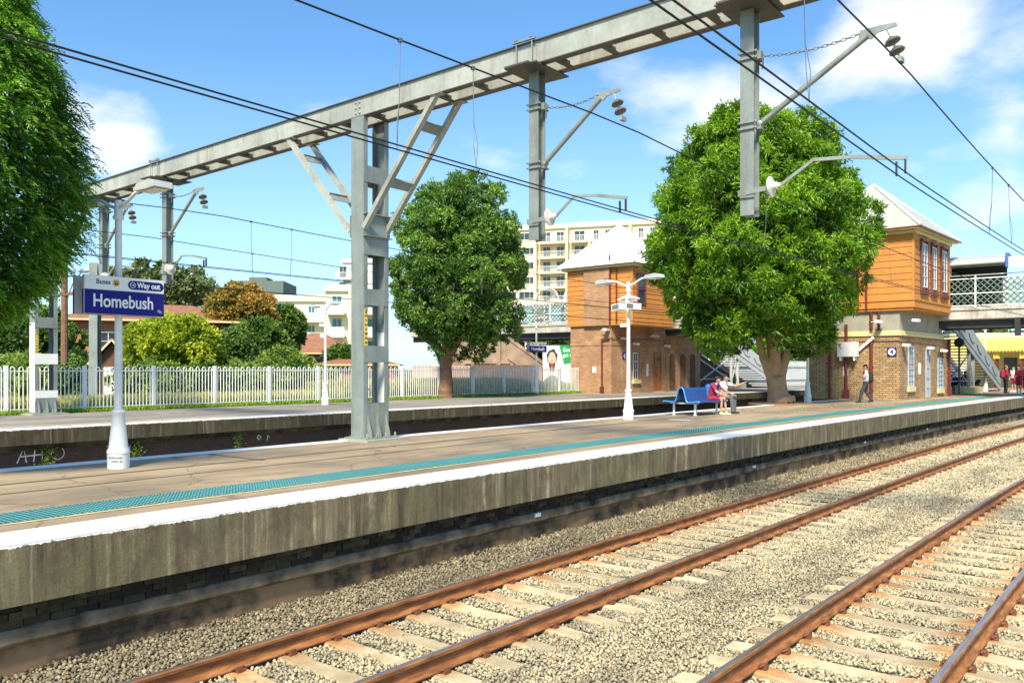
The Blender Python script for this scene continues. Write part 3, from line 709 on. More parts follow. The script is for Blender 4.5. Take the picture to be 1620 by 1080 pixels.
# ------------------------------------------------------------------ platform lamps
def lamp_head(w, L, s):
    # s: +1/-1 direction along local x
    w.prism([(s * L, -.02), (s * (L + .10), .05), (s * (L + .42), .075), (s * (L + .56), .04), (s * (L + .58), -.045), (s * (L + .30), -.055), (s * L, -.045)], -.14, .14)
def lamp_post(h=4.0, head=True, extra=False):
    r = thing('platform_lamp', '', 'lamp post')
    w = MB(); w.lathe([(.155, 0), (.155, .22), (.163, .225), (.163, .26), (.150, .285), (.135, .32), (.105, .62), (.088, .80), (.098, .815), (.108, .84), (.098, .865), (.07, .885)], n=24); w.build('base', M_white, r, smooth=True)
    w = MB(); w.lathe([(.058, .886), (.054, 2.0), (.050, h - .28), (.075, h - .27), (.085, h - .24), (.060, h - .20), (.055, h), (.035, h + .02)], n=16); w.build('pole', M_white, r, smooth=True)
    for s in (1, -1):
        w = MB(); w.tube([(s * .05, 0, h - .10), (s * .25, 0, h - .04), (s * .52, 0, h + .07), (s * .72, 0, h + .09)], [.028, .028, .026, .022], 10); a = w.build('arm', M_white, r, smooth=True)
        w = MB(); lamp_head(w, .70, s); w.v = [(x, y, z + h + .09) for x, y, z in w.v]; hd = w.build('lamp_head', [M_steelp2], r)
        w = MB(); w.box(min(s * .84, s * 1.2), max(s * .84, s * 1.2), -.10, .10, h + .018, h + .034); w.build('diffuser', M_signw, hd)
    return r
M_steelp2 = mat('lamp_grey', (.52, .54, .54), .45, .1, .08)
lp = lamp_post(); lp.location = (-12.42, 6.26, 0); lp['label'] = 'white lamp post carrying the large station name sign'; lp['group'] = 'double arm lamp posts on the platforms'
G = 'double arm lamp posts on the platforms'
L2 = dup(lp, (-12.45, 21.4, 0), -.25, 'white lamp post with floodlights, left of the blue bench', G)
L3 = dup(lp, (-12.5, 37.0, 0), .1, 'lamp post just right of the big tree trunk', G)
L4 = dup(lp, (-27.2, 22.3, 0), -.3, 'slim lamp post on the opposite platform beside the white fence, left of the centre mast', G)
L5 = dup(lp, (-28.2, 38.2, 0), -.2, 'distant lamp post with small station sign, left of the face poster', G)
L6 = dup(lp, (-9.2, 60.5, 0), -.5, 'farthest lamp post in front of the yellow canopy', G)
def floods(r):
    w = MB(); w.box(-.33, .33, -.03, .03, 3.44, 3.48); w.box(-.05, .05, -.08, .08, 3.40, 3.52); w.build('crossbar', M_white, r)
    for s in (1, -1):
        w = MB(); w.prism([(s * .12, 3.22), (s * .46, 3.18), (s * .47, 3.36), (s * .14, 3.40)], -.24, .05); f = w.build('floodlight', M_white, r)
        w = MB(); w.prism([(s * .16, 3.24), (s * .43, 3.21), (s * .435, 3.34), (s * .17, 3.375)], -.247, -.2405); w.build('lens', mat('lens_grey', (.16, .17, .16), .2), f)
        w = MB(); w.prism([(s * .05, 3.55), (s * .36, 3.50), (s * .36, 3.53), (s * .05, 3.62)], -.1, .1); w.build('shield', M_white, r)
    w = MB(); w.box(-.17, .02, -.18, -.05, 2.70, 2.79); w.tube([(-.02, -.03, 2.75), (-.1, -.12, 2.75)], .02, 6); w.build('camera', M_white, r)
floods(L2)
w = MB(); w.box(-.16, .02, -.2, -.05, 3.2, 3.32); w.box(-.2, -.05, -.15, 0, 2.75, 2.9); w.build('camera', M_white, L4)
# ------------------------------------------------------------------ station name signs
def name_sign(loc, label, sc=1.0, y0=-.59, y1=.63, detail=True):
    r = thing('station_sign', label, 'station sign', loc, 0, 'station name signs fixed to lamp posts')
    zb, zt = 2.29, 2.85; zs = 2.29 + .56 * .63
    for (x, s, nm) in ((.145, 1, 'sign_board'), (-.145, -1, 'sign_board')):
        w = MB(); w.box(x - .02, x + .02, y0, y1, zb, zt, 0)
        w.box(min(x + s * .0205, x + s * .0235), max(x + s * .0205, x + s * .0235), y0 + .012, y1 - .003, zb + .003, zs, 1); w.box(min(x + s * .0205, x + s * .0235), max(x + s * .0205, x + s * .0235), y0 + .012, y1 - .003, zs + .001, zt - .003, 2)
        w.box(x - .0203, x + .0203, y0 - .004, y0 - .001, zb, zs, 1)
        b = w.build(nm, [M_steelp2, M_navy, M_signw], r)
        if s < 0: continue
        R = (PI / 2, 0, PI / 2); X = x + .025
        textmesh('Homebush', .262, M_signw, 'lettering', b, (X, y0 + .125, zb + .185), R, .0045, sx=.80)
        textmesh('Buses', .10, M_ink, 'lettering', b, (X, y0 + .175, zs + .115), R, .0015, sx=.92)
        w = MB(); w.lathe([(.052, 0), (.052, .002)], (X, y0 + .47, zs + .112), 24, axis=(1, 0, 0)); w.build('bus_roundel', M_orange, b)
        w = MB(); w.box(X + .003, X + .004, y0 + .445, y0 + .495, zs + .09, zs + .138, 0); w.box(X + .0045, X + .005, y0 + .451, y0 + .489, zs + .112, zs + .130, 1)
        for yy in (.457, .483): w.lathe([(.007, 0), (.007, .002)], (X + .003, y0 + yy, zs + .086), 8, 0, axis=(1, 0, 0))
        w.build('bus_symbol', [M_ink, M_orange], b)
        # way-out pill
        w = MB(); ya, yb, zc, rr = y0 + .715, y0 + 1.145, zs + .10, .066
        poly = [(ya + rr * math.cos(a), zc + rr * math.sin(a)) for a in np.linspace(PI / 2, 3 * PI / 2, 12)] + [(yb + rr * math.cos(a), zc + rr * math.sin(a)) for a in np.linspace(-PI / 2, PI / 2, 12)]
        w.prism(poly, X, X + .0015, 'x'); w.build('way_out_panel', M_navy, b)
        textmesh('Way out', .118, M_signw, 'lettering', b, (X + .003, y0 + .79, zc), R, .003, sx=.86)
        w = MB(); pts = [(X + .004, y0 + .722 + .04 * math.cos(a), zc + .04 * math.sin(a)) for a in np.linspace(0, 2 * PI, 21)]; w.tube(pts, .0045, 4, cap=False)
        w.tube([(X + .004, y0 + .698, zc), (X + .004, y0 + .742, zc)], .0045, 4); w.tube([(X + .004, y0 + .726, zc + .018), (X + .004, y0 + .745, zc), (X + .004, y0 + .726, zc - .018)], .0045, 4); w.build('arrow_symbol', M_signw, b)
        if detail:
            w = MB(); w.prism([(y1 - .115, zb + .075), (y1 - .085, zb + .055), (y1 - .04, zb + .05), (y1 - .035, zb + .075), (y1 - .07, zb + .10), (y1 - .10, zb + .105)], X, X + .002, 'x'); w.build('sticker', mat('sticker_grey', (.33, .35, .36), .6), b)
    w = MB(); w.box(-.12, .12, -.04, .04, zb + .12, zb + .16); w.box(-.12, .12, -.04, .04, zt - .16, zt - .12); w.build('bracket', M_steel, r)
    return r
name_sign((-12.42, 6.26, 0), 'large blue and white station name sign on the near lamp post at left')
s2 = name_sign((-28.2, 38.2, 0), 'tiny distant station name sign left of the face poster', detail=False); s2.scale = (.95, .95, 1); s2.rotation_euler.z = -.35; s2.location.z = .1
# worn stencil on the lamp base
w = MB()
for k in range(16):
    a = -1.35 + .075 * k; rr = .1575
    for zz_ in (.10, .155):
        if random.random() < .7: w.box(-.011, .011, 0, .001, zz_, zz_ + random.uniform(.01, .035)); n = 8; vs = w.v[-n:]; w.v[-n:] = [(rr * math.cos(a) - x * math.sin(a) + y * math.cos(a), rr * math.sin(a) + x * math.cos(a) + y * math.sin(a), z) for x, y, z in vs]
w.build('worn_stencil', mat('stencil_grey', (.30, .32, .34), .7), lp)

# ------------------------------------------------------------------ fence of hooped pickets
def fence(d, y0, y1, label, name='picket_fence', bay=2.45, zb=0.02, h=1.52):
    r = thing(name, label, 'fence', (-d + cx(y0), y0, 0))
    n = int((y1 - y0) / bay)
    for i in range(n):
        ya = y0 + i * bay
        w = MB(); x = -d + cx(ya); w.box(x - .05, x + .05, ya - .055, ya + .055, -.1, h + .06); w.build('post', M_white, r, world=True)
        w = MB(); k = 18; st = bay / (k + 1)
        xb = -d + cx(ya + bay)
        def X(y): return x + (xb - x) * (y - ya) / bay
        for z in (zb + .14, h - .12): w.bar((X(ya + .05), ya + .05, z), (X(ya + bay - .05), ya + bay - .05, z), .035, .032)
        for j in range(0, k, 2):
            a = ya + st * (j + 1); b = a + st
            pts = [(X(a), a, zb)] + [(X((a + b) / 2), (a + b) / 2 - st / 2 * math.cos(q), h - .06 + st / 2 * math.sin(q) * 1.15) for q in np.linspace(0, PI, 7)] + [(X(b), b, zb)]
            w.tube(pts, .019, 5)
        w.build('picket_panel', M_white, r, world=True)
    return r
fence(29.35, 6.2, 43.5, 'long white hooped picket fence behind the opposite platform')
def m_fence2():
    return mat('fence_white', (.62, .64, .64), .6, 0, .08, 1)
r = thing('paling_fence', 'solid white paling fence seen between the big tree trunk and the brown brick building', 'fence', (-27, 60, 0))
w = MB()
for i in range(330):
    y = 54 + i * .16; x = -29.3 + cx(y); w.box(x - .02, x + .02, y, y + .145, -.02, 2.05 + .06 * (i % 2))
w.build('palings', m_fence2(), r, world=True)
w = MB()
for z in (.5, 1.6): w.sweep([(-29.25, z), (-29.22, z), (-29.22, z + .08), (-29.25, z + .08)], [54 + 2.0 * i for i in range(27)])
w.build('rail', m_fence2(), r, world=True)
w = MB(); w.box(-24.75, -24.2, 75.6, 75.9, .85, 1.3); w.box(-24.74, -24.69, 75.65, 75.7, 0, .85); w.box(-24.3, -24.25, 75.65, 75.7, 0, .85)
b = w.build('equipment_box', M_signw, None, world=True, loc=(-24.5, 75.7, 0)); tag(b, 'small grey and white box in front of the white paling fence', 'box')

# ------------------------------------------------------------------ bench
def bench():
    r = thing('back_to_back_bench', '', 'bench')
    Ln = 1.85
    seat = [(.10, .43), (.16, .40), (.30, .405), (.50, .43), (.56, .415), (.575, .425), (.56, .45), (.50, .46), (.30, .435), (.17, .43), (.12, .46)]
    back = [(.095, .45), (.115, .44), (.03, .80), (-.02, .865), (-.06, .872), (-.062, .85), (-.03, .845), (.01, .79)]
    for s in (1, -1):
        for i in range(3):
            a = i * Ln / 3 + .015; b = (i + 1) * Ln / 3 - .015
            w = MB(); w.prism([(s * (x + .08), z) for x, z in seat], a, b); w.build('seat', M_bluepnt, r)
            w = MB(); w.prism([(s * (x + .08), z) for x, z in back], a, b); w.build('backrest', M_bluepnt, r)
        w = MB()
        for y in (0, Ln):
            pts = [(s * .66, y, .42), (s * .62, y, .45), (s * .40, y, .425), (s * .24, y, .41), (s * .185, y, .47), (s * .10, y, .80), (s * .05, y, .87), (0, y, .885)]
            w.tube(pts, .022, 6)
        w.build('side_rail', mat('bench_light_blue', (.08, .30, .62), .35), r)
    w = MB()
    for y in (.22, Ln - .22): w.box(-.5, .5, y - .03, y + .03, .36, .398)
    w.box(-.03, .03, .2, Ln - .2, .36, .395); w.build('frame', M_steelp2, r)
    for y in (.22, Ln - .22):
        for x in (.38, -.38):
            w = MB(); w.tube([(x, y, 0.012), (x, y, .36)], .035, 10); w.lathe([(.07, 0), (.07, .012)], (x, y, 0), 12); w.build('leg', M_white, r)
    return r
b1 = bench(); b1.location = (-12.15, 24.15, 0); b1.rotation_euler.z = -.06; b1['label'] = 'blue back to back bench where two schoolboys sit'; b1['group'] = 'blue platform benches'
b2 = dup(b1, (-10.5, 60.2, 0), PI / 2 - .2, 'distant blue bench beside the person in red', 'blue platform benches')
w = MB(); w.box(-.36, .36, -.16, .16, .002, .012); w.box(-.33, .33, -.13, .13, .012, .016); o = w.build('drain_cover', mat('cover_grey', (.36, .36, .35), .7)); o.location = (W(1078, 24.2)[0], W(1078, 24.2)[1], .001); tag(o, 'flat metal drain cover set in the platform in front of the bench', 'drain cover')
# small white markers on the platform wall
for i, (y, z, l) in enumerate(((10.6, -.80, 'white rectangular marker on the platform wall below the centre of the coping'), (18.9, -.80, 'small square white marker on the wall, right of centre'), (27.0, -.78, 'round white marker far along the platform wall'), (34, -.76, 'farthest tiny white marker on the platform wall'))):
    w = MB(); w.box(-.004, .03, -.07, .07, -.03, .03); w.box(.03, .034, -.06, .06, -.02, .02); o = w.build('wall_marker', M_signw); o.location = (ED - .158 + cx(y) + .004, y, z); tag(o, l, 'marker', 'white markers on the platform wall')
# graffiti on the opposite wall
def graffiti(y0, z0, strokes, sc, label):
    w = MB()
    for st in strokes: w.tube([(OP - .257 + cx(y0), y0 + a * sc, z0 + b * sc) for a, b in st], .017, 5)
    tag(w.build('graffiti', mat('graffiti_white', (.75, .75, .75), .7), None, world=True, loc=(OP - .257, y0, z0)), label, 'graffiti', 'graffiti on the far track wall')
circ = [(1.55 + .26 * math.cos(a), .28 + .26 * math.sin(a)) for a in np.linspace(0, 2 * PI, 14)]
graffiti(8.75, -.60 - .55 + .30, [[(0, 0), (.25, .6), (.35, .0)], [(.1, .25), (.95, .28)], [(.62, 0), (.68, .55)], [(.95, .0), (.95, .6)], circ], .62, 'white painted letters at the far left of the wall')
graffiti(10.95, -.85, [[(0, .5), (.3, .6), (.05, .3), (.35, .1), (.0, .0)], [(.5, .1), (.6, .55), (.7, .2), (.9, .6), (.95, .05)], [(1.1, .3), (1.3, .5), (1.2, .1)]], .5, 'white scrawled letters on the wall left of the near lamp post')
graffiti(15.6, -.78, [[(0, .3), (.15, .1), (.3, .3), (.12, .45), (0, .3)], [(.8, 0), (.85, .4), (1.0, .2)]], .45, 'small white scrawl on the wall between lamp post and mast')
# ================================================================== foliage
def m_leaf(name, dark, mid, light, tl=.35, rough=.5):
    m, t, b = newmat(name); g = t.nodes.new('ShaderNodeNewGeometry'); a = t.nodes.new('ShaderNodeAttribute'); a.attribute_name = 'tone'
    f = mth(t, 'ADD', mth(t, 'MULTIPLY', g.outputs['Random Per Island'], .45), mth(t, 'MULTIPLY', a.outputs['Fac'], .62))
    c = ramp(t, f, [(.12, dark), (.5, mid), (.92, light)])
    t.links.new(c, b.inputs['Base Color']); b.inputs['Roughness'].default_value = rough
    tr = t.nodes.new('ShaderNodeBsdfTranslucent'); t.links.new(mixc(t, 1.0, c, (1.25, 1.5, .55), 'MULTIPLY'), tr.inputs['Color'])
    mx = t.nodes.new('ShaderNodeMixShader'); mx.inputs[0].default_value = tl; o = t.nodes['Material Output']
    t.links.new(b.outputs[0], mx.inputs[1]); t.links.new(tr.outputs[0], mx.inputs[2]); t.links.new(mx.outputs[0], o.inputs['Surface'])
    return m
def unit(v): return v / np.maximum(np.linalg.norm(v, axis=-1, keepdims=True), 1e-9)
def leaf_mesh(name, base, axis, length, width, tone, material, parent, off, fold=.35, up=None):
    "a leaf is a folded diamond: base point, axis direction"
    n = len(base); ax = unit(axis); ref = rng.normal(size=(n, 3)) if up is None else up + rng.normal(size=(n, 3)) * .5
    side = unit(np.cross(ax, ref)); nor = np.cross(side, ax)
    L_ = length[:, None]; Wd = width[:, None]
    v0 = base; v2 = base + ax * L_ - nor * L_ * .12; mid = base + ax * L_ * .48
    v1 = mid + side * Wd + nor * Wd * fold; v3 = mid - side * Wd + nor * Wd * fold
    V = np.stack([v0, v1, v2, v3], 1).reshape(-1, 3); i = np.arange(n)[:, None] * 4
    Fc = np.concatenate([i + [0, 1, 2], i + [0, 2, 3]], 1).reshape(-1, 3)
    return npmesh(name, V, Fc, material, parent, np.repeat(tone, 4), off=off)
def crown_points(c, R, nl, lobe, per, egg=0.0, lower=-.9, seed=1, scr=(.70, .90)):
    "lobed crown: returns clump centres, outward dirs, tone"
    g = np.random.default_rng(seed); k = 0
    ga = PI * (3 - 5 ** .5); dirs = []
    for i in range(nl):
        z = 1 - 2 * (i + .5) / nl; r = math.sqrt(1 - z * z); th = ga * i; dirs.append((r * math.cos(th), r * math.sin(th), z))
    dirs = np.array(dirs) + g.normal(size=(nl, 3)) * .11; dirs = unit(dirs); dirs = dirs[dirs[:, 2] > lower]
    sc = g.uniform(*scr, len(dirs))[:, None]
    wz = 1 - egg * dirs[:, 2:3]
    sc = sc * (1 + .055 * np.sin(dirs[:, 0:1] * 5 + seed) * np.sin(dirs[:, 2:3] * 6 + seed * 2) + .03 * np.sin(dirs[:, 1:2] * 9 + dirs[:, 2:3] * 7))
    lc = np.array(c) + dirs * np.array(R) * sc * np.concatenate([wz, wz, np.ones_like(wz)], 1)
    P = []; D = []; T = []
    for j in range(len(lc)):
        lr = lobe * g.uniform(.75, 1.25); n = int(per * g.uniform(.8, 1.2)); d = unit(g.normal(size=(n, 3)) + dirs[j] * .75 + np.array([0, 0, .25])); rr = lr * g.uniform(.72, 1.03, (n, 1))
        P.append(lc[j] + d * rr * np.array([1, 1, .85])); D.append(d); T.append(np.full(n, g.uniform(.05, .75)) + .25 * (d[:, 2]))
    return np.concatenate(P), np.concatenate(D), np.concatenate(T), lc
def whorls(P, D, T, k, ln, wd, droop=.45, spread=.9, seed=2):
    g = np.random.default_rng(seed); n = len(P)
    base = np.repeat(P, k, 0) + g.normal(size=(n * k, 3)) * ln * .28; d = np.repeat(D, k, 0)
    ax = unit(g.normal(size=(n * k, 3)) * spread + d * .55 + np.array([0, 0, -droop]))
    return base, ax, g.uniform(.7, 1.2, n * k) * ln, g.uniform(.75, 1.2, n * k) * wd, np.clip(np.repeat(T, k) + g.normal(size=n * k) * .05, 0, 1)
def trunk_mesh(name, segs, parent, material, n=14, off=(0, 0, 0), noise_amp=.03, remesh=0):
    w = MB()
    for pts, rs in segs:
        # subdivide and wobble
        pp = [Vector(p) for p in pts]; P2 = []; R2 = []
        for i in range(len(pp) - 1):
            for j in range(5):
                f = j / 5; P2.append(pp[i].lerp(pp[i + 1], f) + Vector((random.gauss(0, 1), random.gauss(0, 1), 0)) * rs[i] * noise_amp); R2.append((rs[i] * (1 - f) + rs[i + 1] * f) * random.uniform(.95, 1.06))
        P2.append(pp[-1]); R2.append(rs[-1]); w.tube(P2, R2, n)
    o = w.build(name, material, parent, world=True, smooth=True)
    if not remesh: return o
    md = o.modifiers.new('r', 'REMESH'); md.mode = 'VOXEL'; md.voxel_size = remesh
    ms = o.modifiers.new('s', 'SMOOTH'); ms.iterations = 5; ms.factor = .5
    bpy.context.view_layer.update(); me = bpy.data.meshes.new_from_object(o.evaluated_get(bpy.context.evaluated_depsgraph_get()))
    me.polygons.foreach_set('use_smooth', [True] * len(me.polygons)); o.modifiers.clear(); o.data = me; return o
def tree(name, label, cat, loc, c, R, nl, lobe, per, k, ln, wd, mleaf, segs, mbark, egg=0., lower=-.9, seed=1, group=None, droop=.45, core=.55, spread=.9, zmin=-9, scr=(.70, .90), limbs=16):
    r = thing(name, label, cat, loc, 0, group)
    P, D, T, lc = crown_points(c, R, nl, lobe, per, egg, lower, seed, scr)
    q = (P - np.array(c)) / np.array(R); fr = 2.6; hole = np.sin(q[:, 0] * fr * 2.1 + seed) * np.sin(q[:, 1] * fr * 2.3 + 1.7 * seed) * np.sin(q[:, 2] * fr * 2.6 + .6 * seed) + .35 * np.sin(q[:, 0] * 13 + q[:, 2] * 11)
    kp = hole < .78; P, D, T = P[kp], D[kp], T[kp]
    kp = P[:, 2] > zmin + rng.random(len(P)) * .5; P, D, T = P[kp], D[kp], T[kp]
    B = whorls(P, D, T, k, ln, wd, droop, spread, seed)
    # sparse inner foliage so that the crown is not see-through
    g = np.random.default_rng(seed + 9); n = int(len(P) * 1.6); d = unit(g.normal(size=(n, 3))); rr = g.uniform(.2, .80, (n, 1)) ** .6 * .92
    Q = np.array(c) + d * rr * np.array(R) * core / .55; Q = Q[(Q[:, 2] > c[2] + lower * R[2] * .8) & (Q[:, 2] > zmin + .5)]; n = len(Q)
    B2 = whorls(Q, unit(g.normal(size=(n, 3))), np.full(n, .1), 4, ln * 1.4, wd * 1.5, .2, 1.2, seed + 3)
    A = [np.concatenate([a, b]) for a, b in zip(B, B2)]
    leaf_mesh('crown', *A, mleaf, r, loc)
    if segs: 
        # limbs reaching into the lobes
        bs = list(segs); root = Vector(segs[0][0][-1])
        g2 = random.Random(seed)
        for q in g2.sample(list(range(len(lc))), min(limbs, len(lc))):
            e = Vector(lc[q]); st = Vector(g2.choice([s[0][-1] for s in segs])); mid = st.lerp(e, .5) + Vector((0, 0, .3)); bs.append(([st, mid, e], [segs[0][1][-1] * .6, segs[0][1][-1] * .35, .02]))
        trunk_mesh('trunk', bs, r, mbark, remesh=.035 if zmin > 0 else 0)
    return r
ML_big = m_leaf('leaf_bright', (.03, .085, .004), (.14, .29, .012), (.40, .56, .04), .40, .42)
ML_mid = m_leaf('leaf_olive', (.035, .09, .012), (.11, .225, .030), (.28, .42, .08), .30, .38)
ML_cyp = m_leaf('leaf_cypress', (.018, .07, .004), (.07, .20, .010), (.25, .46, .03), .34)
ML_lime = m_leaf('leaf_lime', (.12, .19, .01), (.33, .40, .02), (.62, .60, .06), .4)
ML_aut = m_leaf('leaf_autumn', (.10, .13, .02), (.34, .23, .05), (.66, .33, .09), .35)
ML_dk = m_leaf('leaf_dark', (.03, .07, .012), (.075, .155, .022), (.18, .27, .045), .28)
ML_bush = m_leaf('leaf_bush', (.08, .15, .02), (.19, .28, .045), (.36, .45, .10), .35)
ML_euc = m_leaf('leaf_eucalypt', (.06, .09, .03), (.14, .18, .06), (.25, .28, .10), .3)

# big round tree on the island platform
tx, ty = -13.0, 34.9
cxx, cyy = W(1199, 35.3)
def RV(dx, z, dy=0): return (tx + CA * dx - SA * dy, ty + SA * dx + CA * dy, z)
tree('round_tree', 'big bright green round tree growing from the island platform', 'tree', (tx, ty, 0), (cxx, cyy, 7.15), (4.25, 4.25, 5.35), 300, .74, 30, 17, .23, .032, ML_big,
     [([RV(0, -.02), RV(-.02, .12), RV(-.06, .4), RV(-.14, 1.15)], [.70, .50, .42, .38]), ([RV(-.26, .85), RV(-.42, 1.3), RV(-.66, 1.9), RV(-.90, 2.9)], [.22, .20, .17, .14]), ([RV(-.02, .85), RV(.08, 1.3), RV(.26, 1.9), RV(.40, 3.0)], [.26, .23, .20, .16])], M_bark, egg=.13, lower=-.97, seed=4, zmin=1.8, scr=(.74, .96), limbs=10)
# soil ring
w = MB(); pts = [(tx + (1.25 + .12 * math.sin(3 * a)) * math.cos(a), ty - .1 + (1.7 + .1 * math.sin(5 * a)) * math.sin(a)) for a in np.linspace(0, 2 * PI, 28)[:-1]]
w.prism(pts, .004, .035, 'z'); o = w.build('tree_bed', mat('tree_soil', (.36, .22, .12), .95, 0, .35, 6, c2=(.30, .17, .09), bs=.6), None, world=True, loc=(tx, ty, 0)); tag(o, kind='structure')
# tree by the fence
tx, ty = -28.3, 31.0
tx, ty = W(703, 42.0); cx2, cy2 = W(726, 42.0)
tree('fence_tree', 'olive green tree with forked trunk in front of the white fence, right of the mast', 'tree', (tx, ty, 0), (cx2, cy2, 6.45), (3.3, 3.3, 4.75), 200, .66, 29, 15, .19, .036, ML_mid,
     [([(tx, ty, -.05), (tx + .03, ty, .5), (tx + .1, ty, 2.1)], [.46, .36, .30]), ([(tx + .1, ty, 2.0), (tx - .5, ty - .1, 2.6), (tx - 1.4, ty - .2, 3.1)], [.2, .17, .12]), ([(tx + .1, ty, 2.0), (tx + .75, ty + .3, 3.0), (tx + .8, ty + .3, 4.6)], [.26, .2, .13]), ([(tx, ty, 2.4), (tx + .1, ty, 3.6), (tx, ty, 6)], [.2, .17, .1])], M_bark2, egg=.05, lower=-.95, seed=11, droop=.2, core=.5, scr=(.70, .96), zmin=1.1)
# cypress at the left edge
def cypress():
    c = np.array([*W(-117, 11.2), 5.0]); r = thing('cypress', 'dense feathery green conifer filling the left edge of the view', 'conifer', (c[0], c[1], 0))
    g = np.random.default_rng(5)
    # ragged column of drooping sprays
    n = 16000; th = g.uniform(0, 2 * PI, n); z = g.uniform(2.15, 8.0, n)
    ZP = [1.9, 2.1, 2.6, 3.04, 3.9, 4.7, 5.57, 6.4, 7.5, 9]; RP = [.2, .6, 1.2, 1.55, 1.80, 1.83, 1.58, 1.16, .8, .3]; prof = np.interp(z, ZP, RP)
    lump = 1 + .10 * np.sin(th * 5 + z * 2.1) * np.sin(z * 3.3 + th * 2) + g.normal(size=n) * .05
    rad = prof * lump * g.uniform(.86, 1.0, n)
    P = np.stack([c[0] + rad * np.cos(th), c[1] + rad * np.sin(th), z + g.normal(size=n) * .06], 1)
    O = np.stack([np.cos(th), np.sin(th), np.zeros(n)], 1)
    ax = unit(O * 1.0 + np.array([0, 0, -.25]) + g.normal(size=(n, 3)) * .42)
    tone = np.clip(.35 + .35 * np.sin(th * 5 + z * 2.1) * np.sin(z * 3.3 + th * 2) + g.normal(size=n) * .2 + (lump - 1) * 1.5, 0, 1)
    ln = g.uniform(.14, .26, n); K = 16
    B = []; A = []; Ls = []; Wd = []; T = []
    side = unit(np.cross(ax, np.array([0, 0, 1.0]) + g.normal(size=(n, 3)) * .3))
    for k in range(K):
        f = .06 + .94 * (k // 2) / (K / 2 - 1); s = 1 if k % 2 else -1
        bend = np.array([0, 0, -1.0]) * (f ** 2 * .55)
        b = P + (ax + bend * .6) * ln[:, None] * f
        a = unit(ax * .8 + side * s * (1.15 * (1 - f * .6)) + bend * .9 + g.normal(size=(n, 3)) * .15)
        B.append(b); A.append(a); Ls.append(ln * (.46 * (1 - f * .5))); Wd.append(np.full(n, .009)); T.append(np.clip(tone + f * .28 - .1, 0, 1))
    B, A, Ls, Wd, T = map(np.concatenate, (B, A, Ls, Wd, T))
    # inner mass
    m = 12000; th = g.uniform(0, 2 * PI, m); z = g.uniform(2.35, 8.6, m); rad = np.interp(z, ZP, RP) * g.uniform(.55, .90, m)
    Q = np.stack([c[0] + rad * np.cos(th), c[1] + rad * np.sin(th), z], 1)
    B = np.concatenate([B, Q]); A = np.concatenate([A, g.normal(size=(m, 3)) + [0, 0, -.4]]); Ls = np.concatenate([Ls, g.uniform(.10, .2, m)]); Wd = np.concatenate([Wd, np.full(m, .035)]); T = np.concatenate([T, np.zeros(m)])
    leaf_mesh('crown', B, A, Ls, Wd, T, ML_cyp, r, (c[0], c[1], 0), fold=.2)
    trunk_mesh('trunk', [([(c[0], c[1], 0), (c[0], c[1], 3), (c[0], c[1], 7.5)], [.22, .18, .05])], r, M_bark2)
cypress()
# background trees and shrubs --------------------------------------------------
def bgtree(name, label, px, t, zc, R, ml, k=13, per=34, nl=60, ln=None, group='trees and shrubs behind the white fence', seed=1, zb=-.05, cat='tree', lobe=None, trunk=True, lower=-.9):
    x, y = W(px, t); ln = (ln * .7) if ln else .0048 * t; rz = R[1]
    lobe = lobe or R[0] * .27
    segs = [([(x, y, zb), (x, y, zc - rz * .3)], [.035 * R[0] + .06, .02 * R[0] + .04])]
    return tree(name, label, cat, (x, y, zb), (x, y, zc), (R[0], R[0], rz), nl, lobe, per, k, ln, ln * .30, ml, segs if trunk else segs, M_bark2, seed=seed, group=group, lower=lower, core=.6)
bgtree('lime_tree', 'lime yellow leafy tree right of the station sign', 275, 42, 2.5, (2.3, 1.6), ML_lime, seed=21, nl=60, per=36, ln=.27)
bgtree('autumn_tree', 'orange and green autumn tree standing above the fence', 378, 58, 4.9, (2.35, 2.4), ML_aut, seed=22, nl=70, per=40)
bgtree('dark_tree', 'dark green tree in front of the autumn tree', 408, 54, 2.9, (1.9, 1.7), ML_dk, seed=23)
bgtree('leafy_tree', 'small green tree right of the autumn tree, before the cream apartments', 448, 66, 4.6, (1.5, 1.9), ML_dk, seed=24)
bgtree('gum_tree', 'tall pale gum tree behind the station sign', 255, 75, 8.5, (5.0, 2.3), ML_euc, seed=25, nl=26, per=26, lobe=1.1)
bgtree('green_tree', 'medium green tree under the lime tree, just right of it', 345, 46, 2.0, (2.0, 1.5), ML_dk, seed=26)
bgtree('round_shrub', 'pale green rounded shrub left of the red roofed cottage', 448, 45, 1.25, (1.4, 1.25), ML_bush, seed=27, cat='shrub', lower=-.6)
bgtree('garden_tree', 'green tree behind the left mast, below the roof of the orange house', 122, 44, 1.1, (1.2, 1.1), ML_dk, seed=28)
bgtree('dark_conifer', 'very dark tree at the far left under the conifer', 25, 46, 2.6, (3.2, 2.6), ML_dk, seed=29)
bgtree('pale_shrub', 'pale green clipped shrub behind the fence at the far left', 30, 38, 1.0, (1.5, 1.05), ML_bush, seed=30, cat='shrub', lower=-.5)
bgtree('street_tree', 'bright green bush below the footbridge stairs beside the face poster', 885, 66, 2.6, (2.0, 1.6), ML_bush, seed=31)
bgtree('hedge_bush', 'bright lime hedge between the stairs and the big tree trunk', 1207, 78, 1.7, (1.3, 2.2), m_leaf('leaf_hedge', (.09, .22, .01), (.16, .36, .02), (.25, .48, .03)), seed=32, cat='hedge', lower=-1)
bgtree('far_tree', 'hazy green trees on the horizon under the footbridge', 1535, 190, 9.0, (5.5, 2.4), ML_dk, seed=33, k=6, per=16, nl=20, zb=0)
bgtree('far_tree', 'leftmost far tree top above the yellow building', 1570, 200, 8.0, (6.5, 2.0), ML_dk, seed=34, k=6, per=16, nl=20, zb=0)
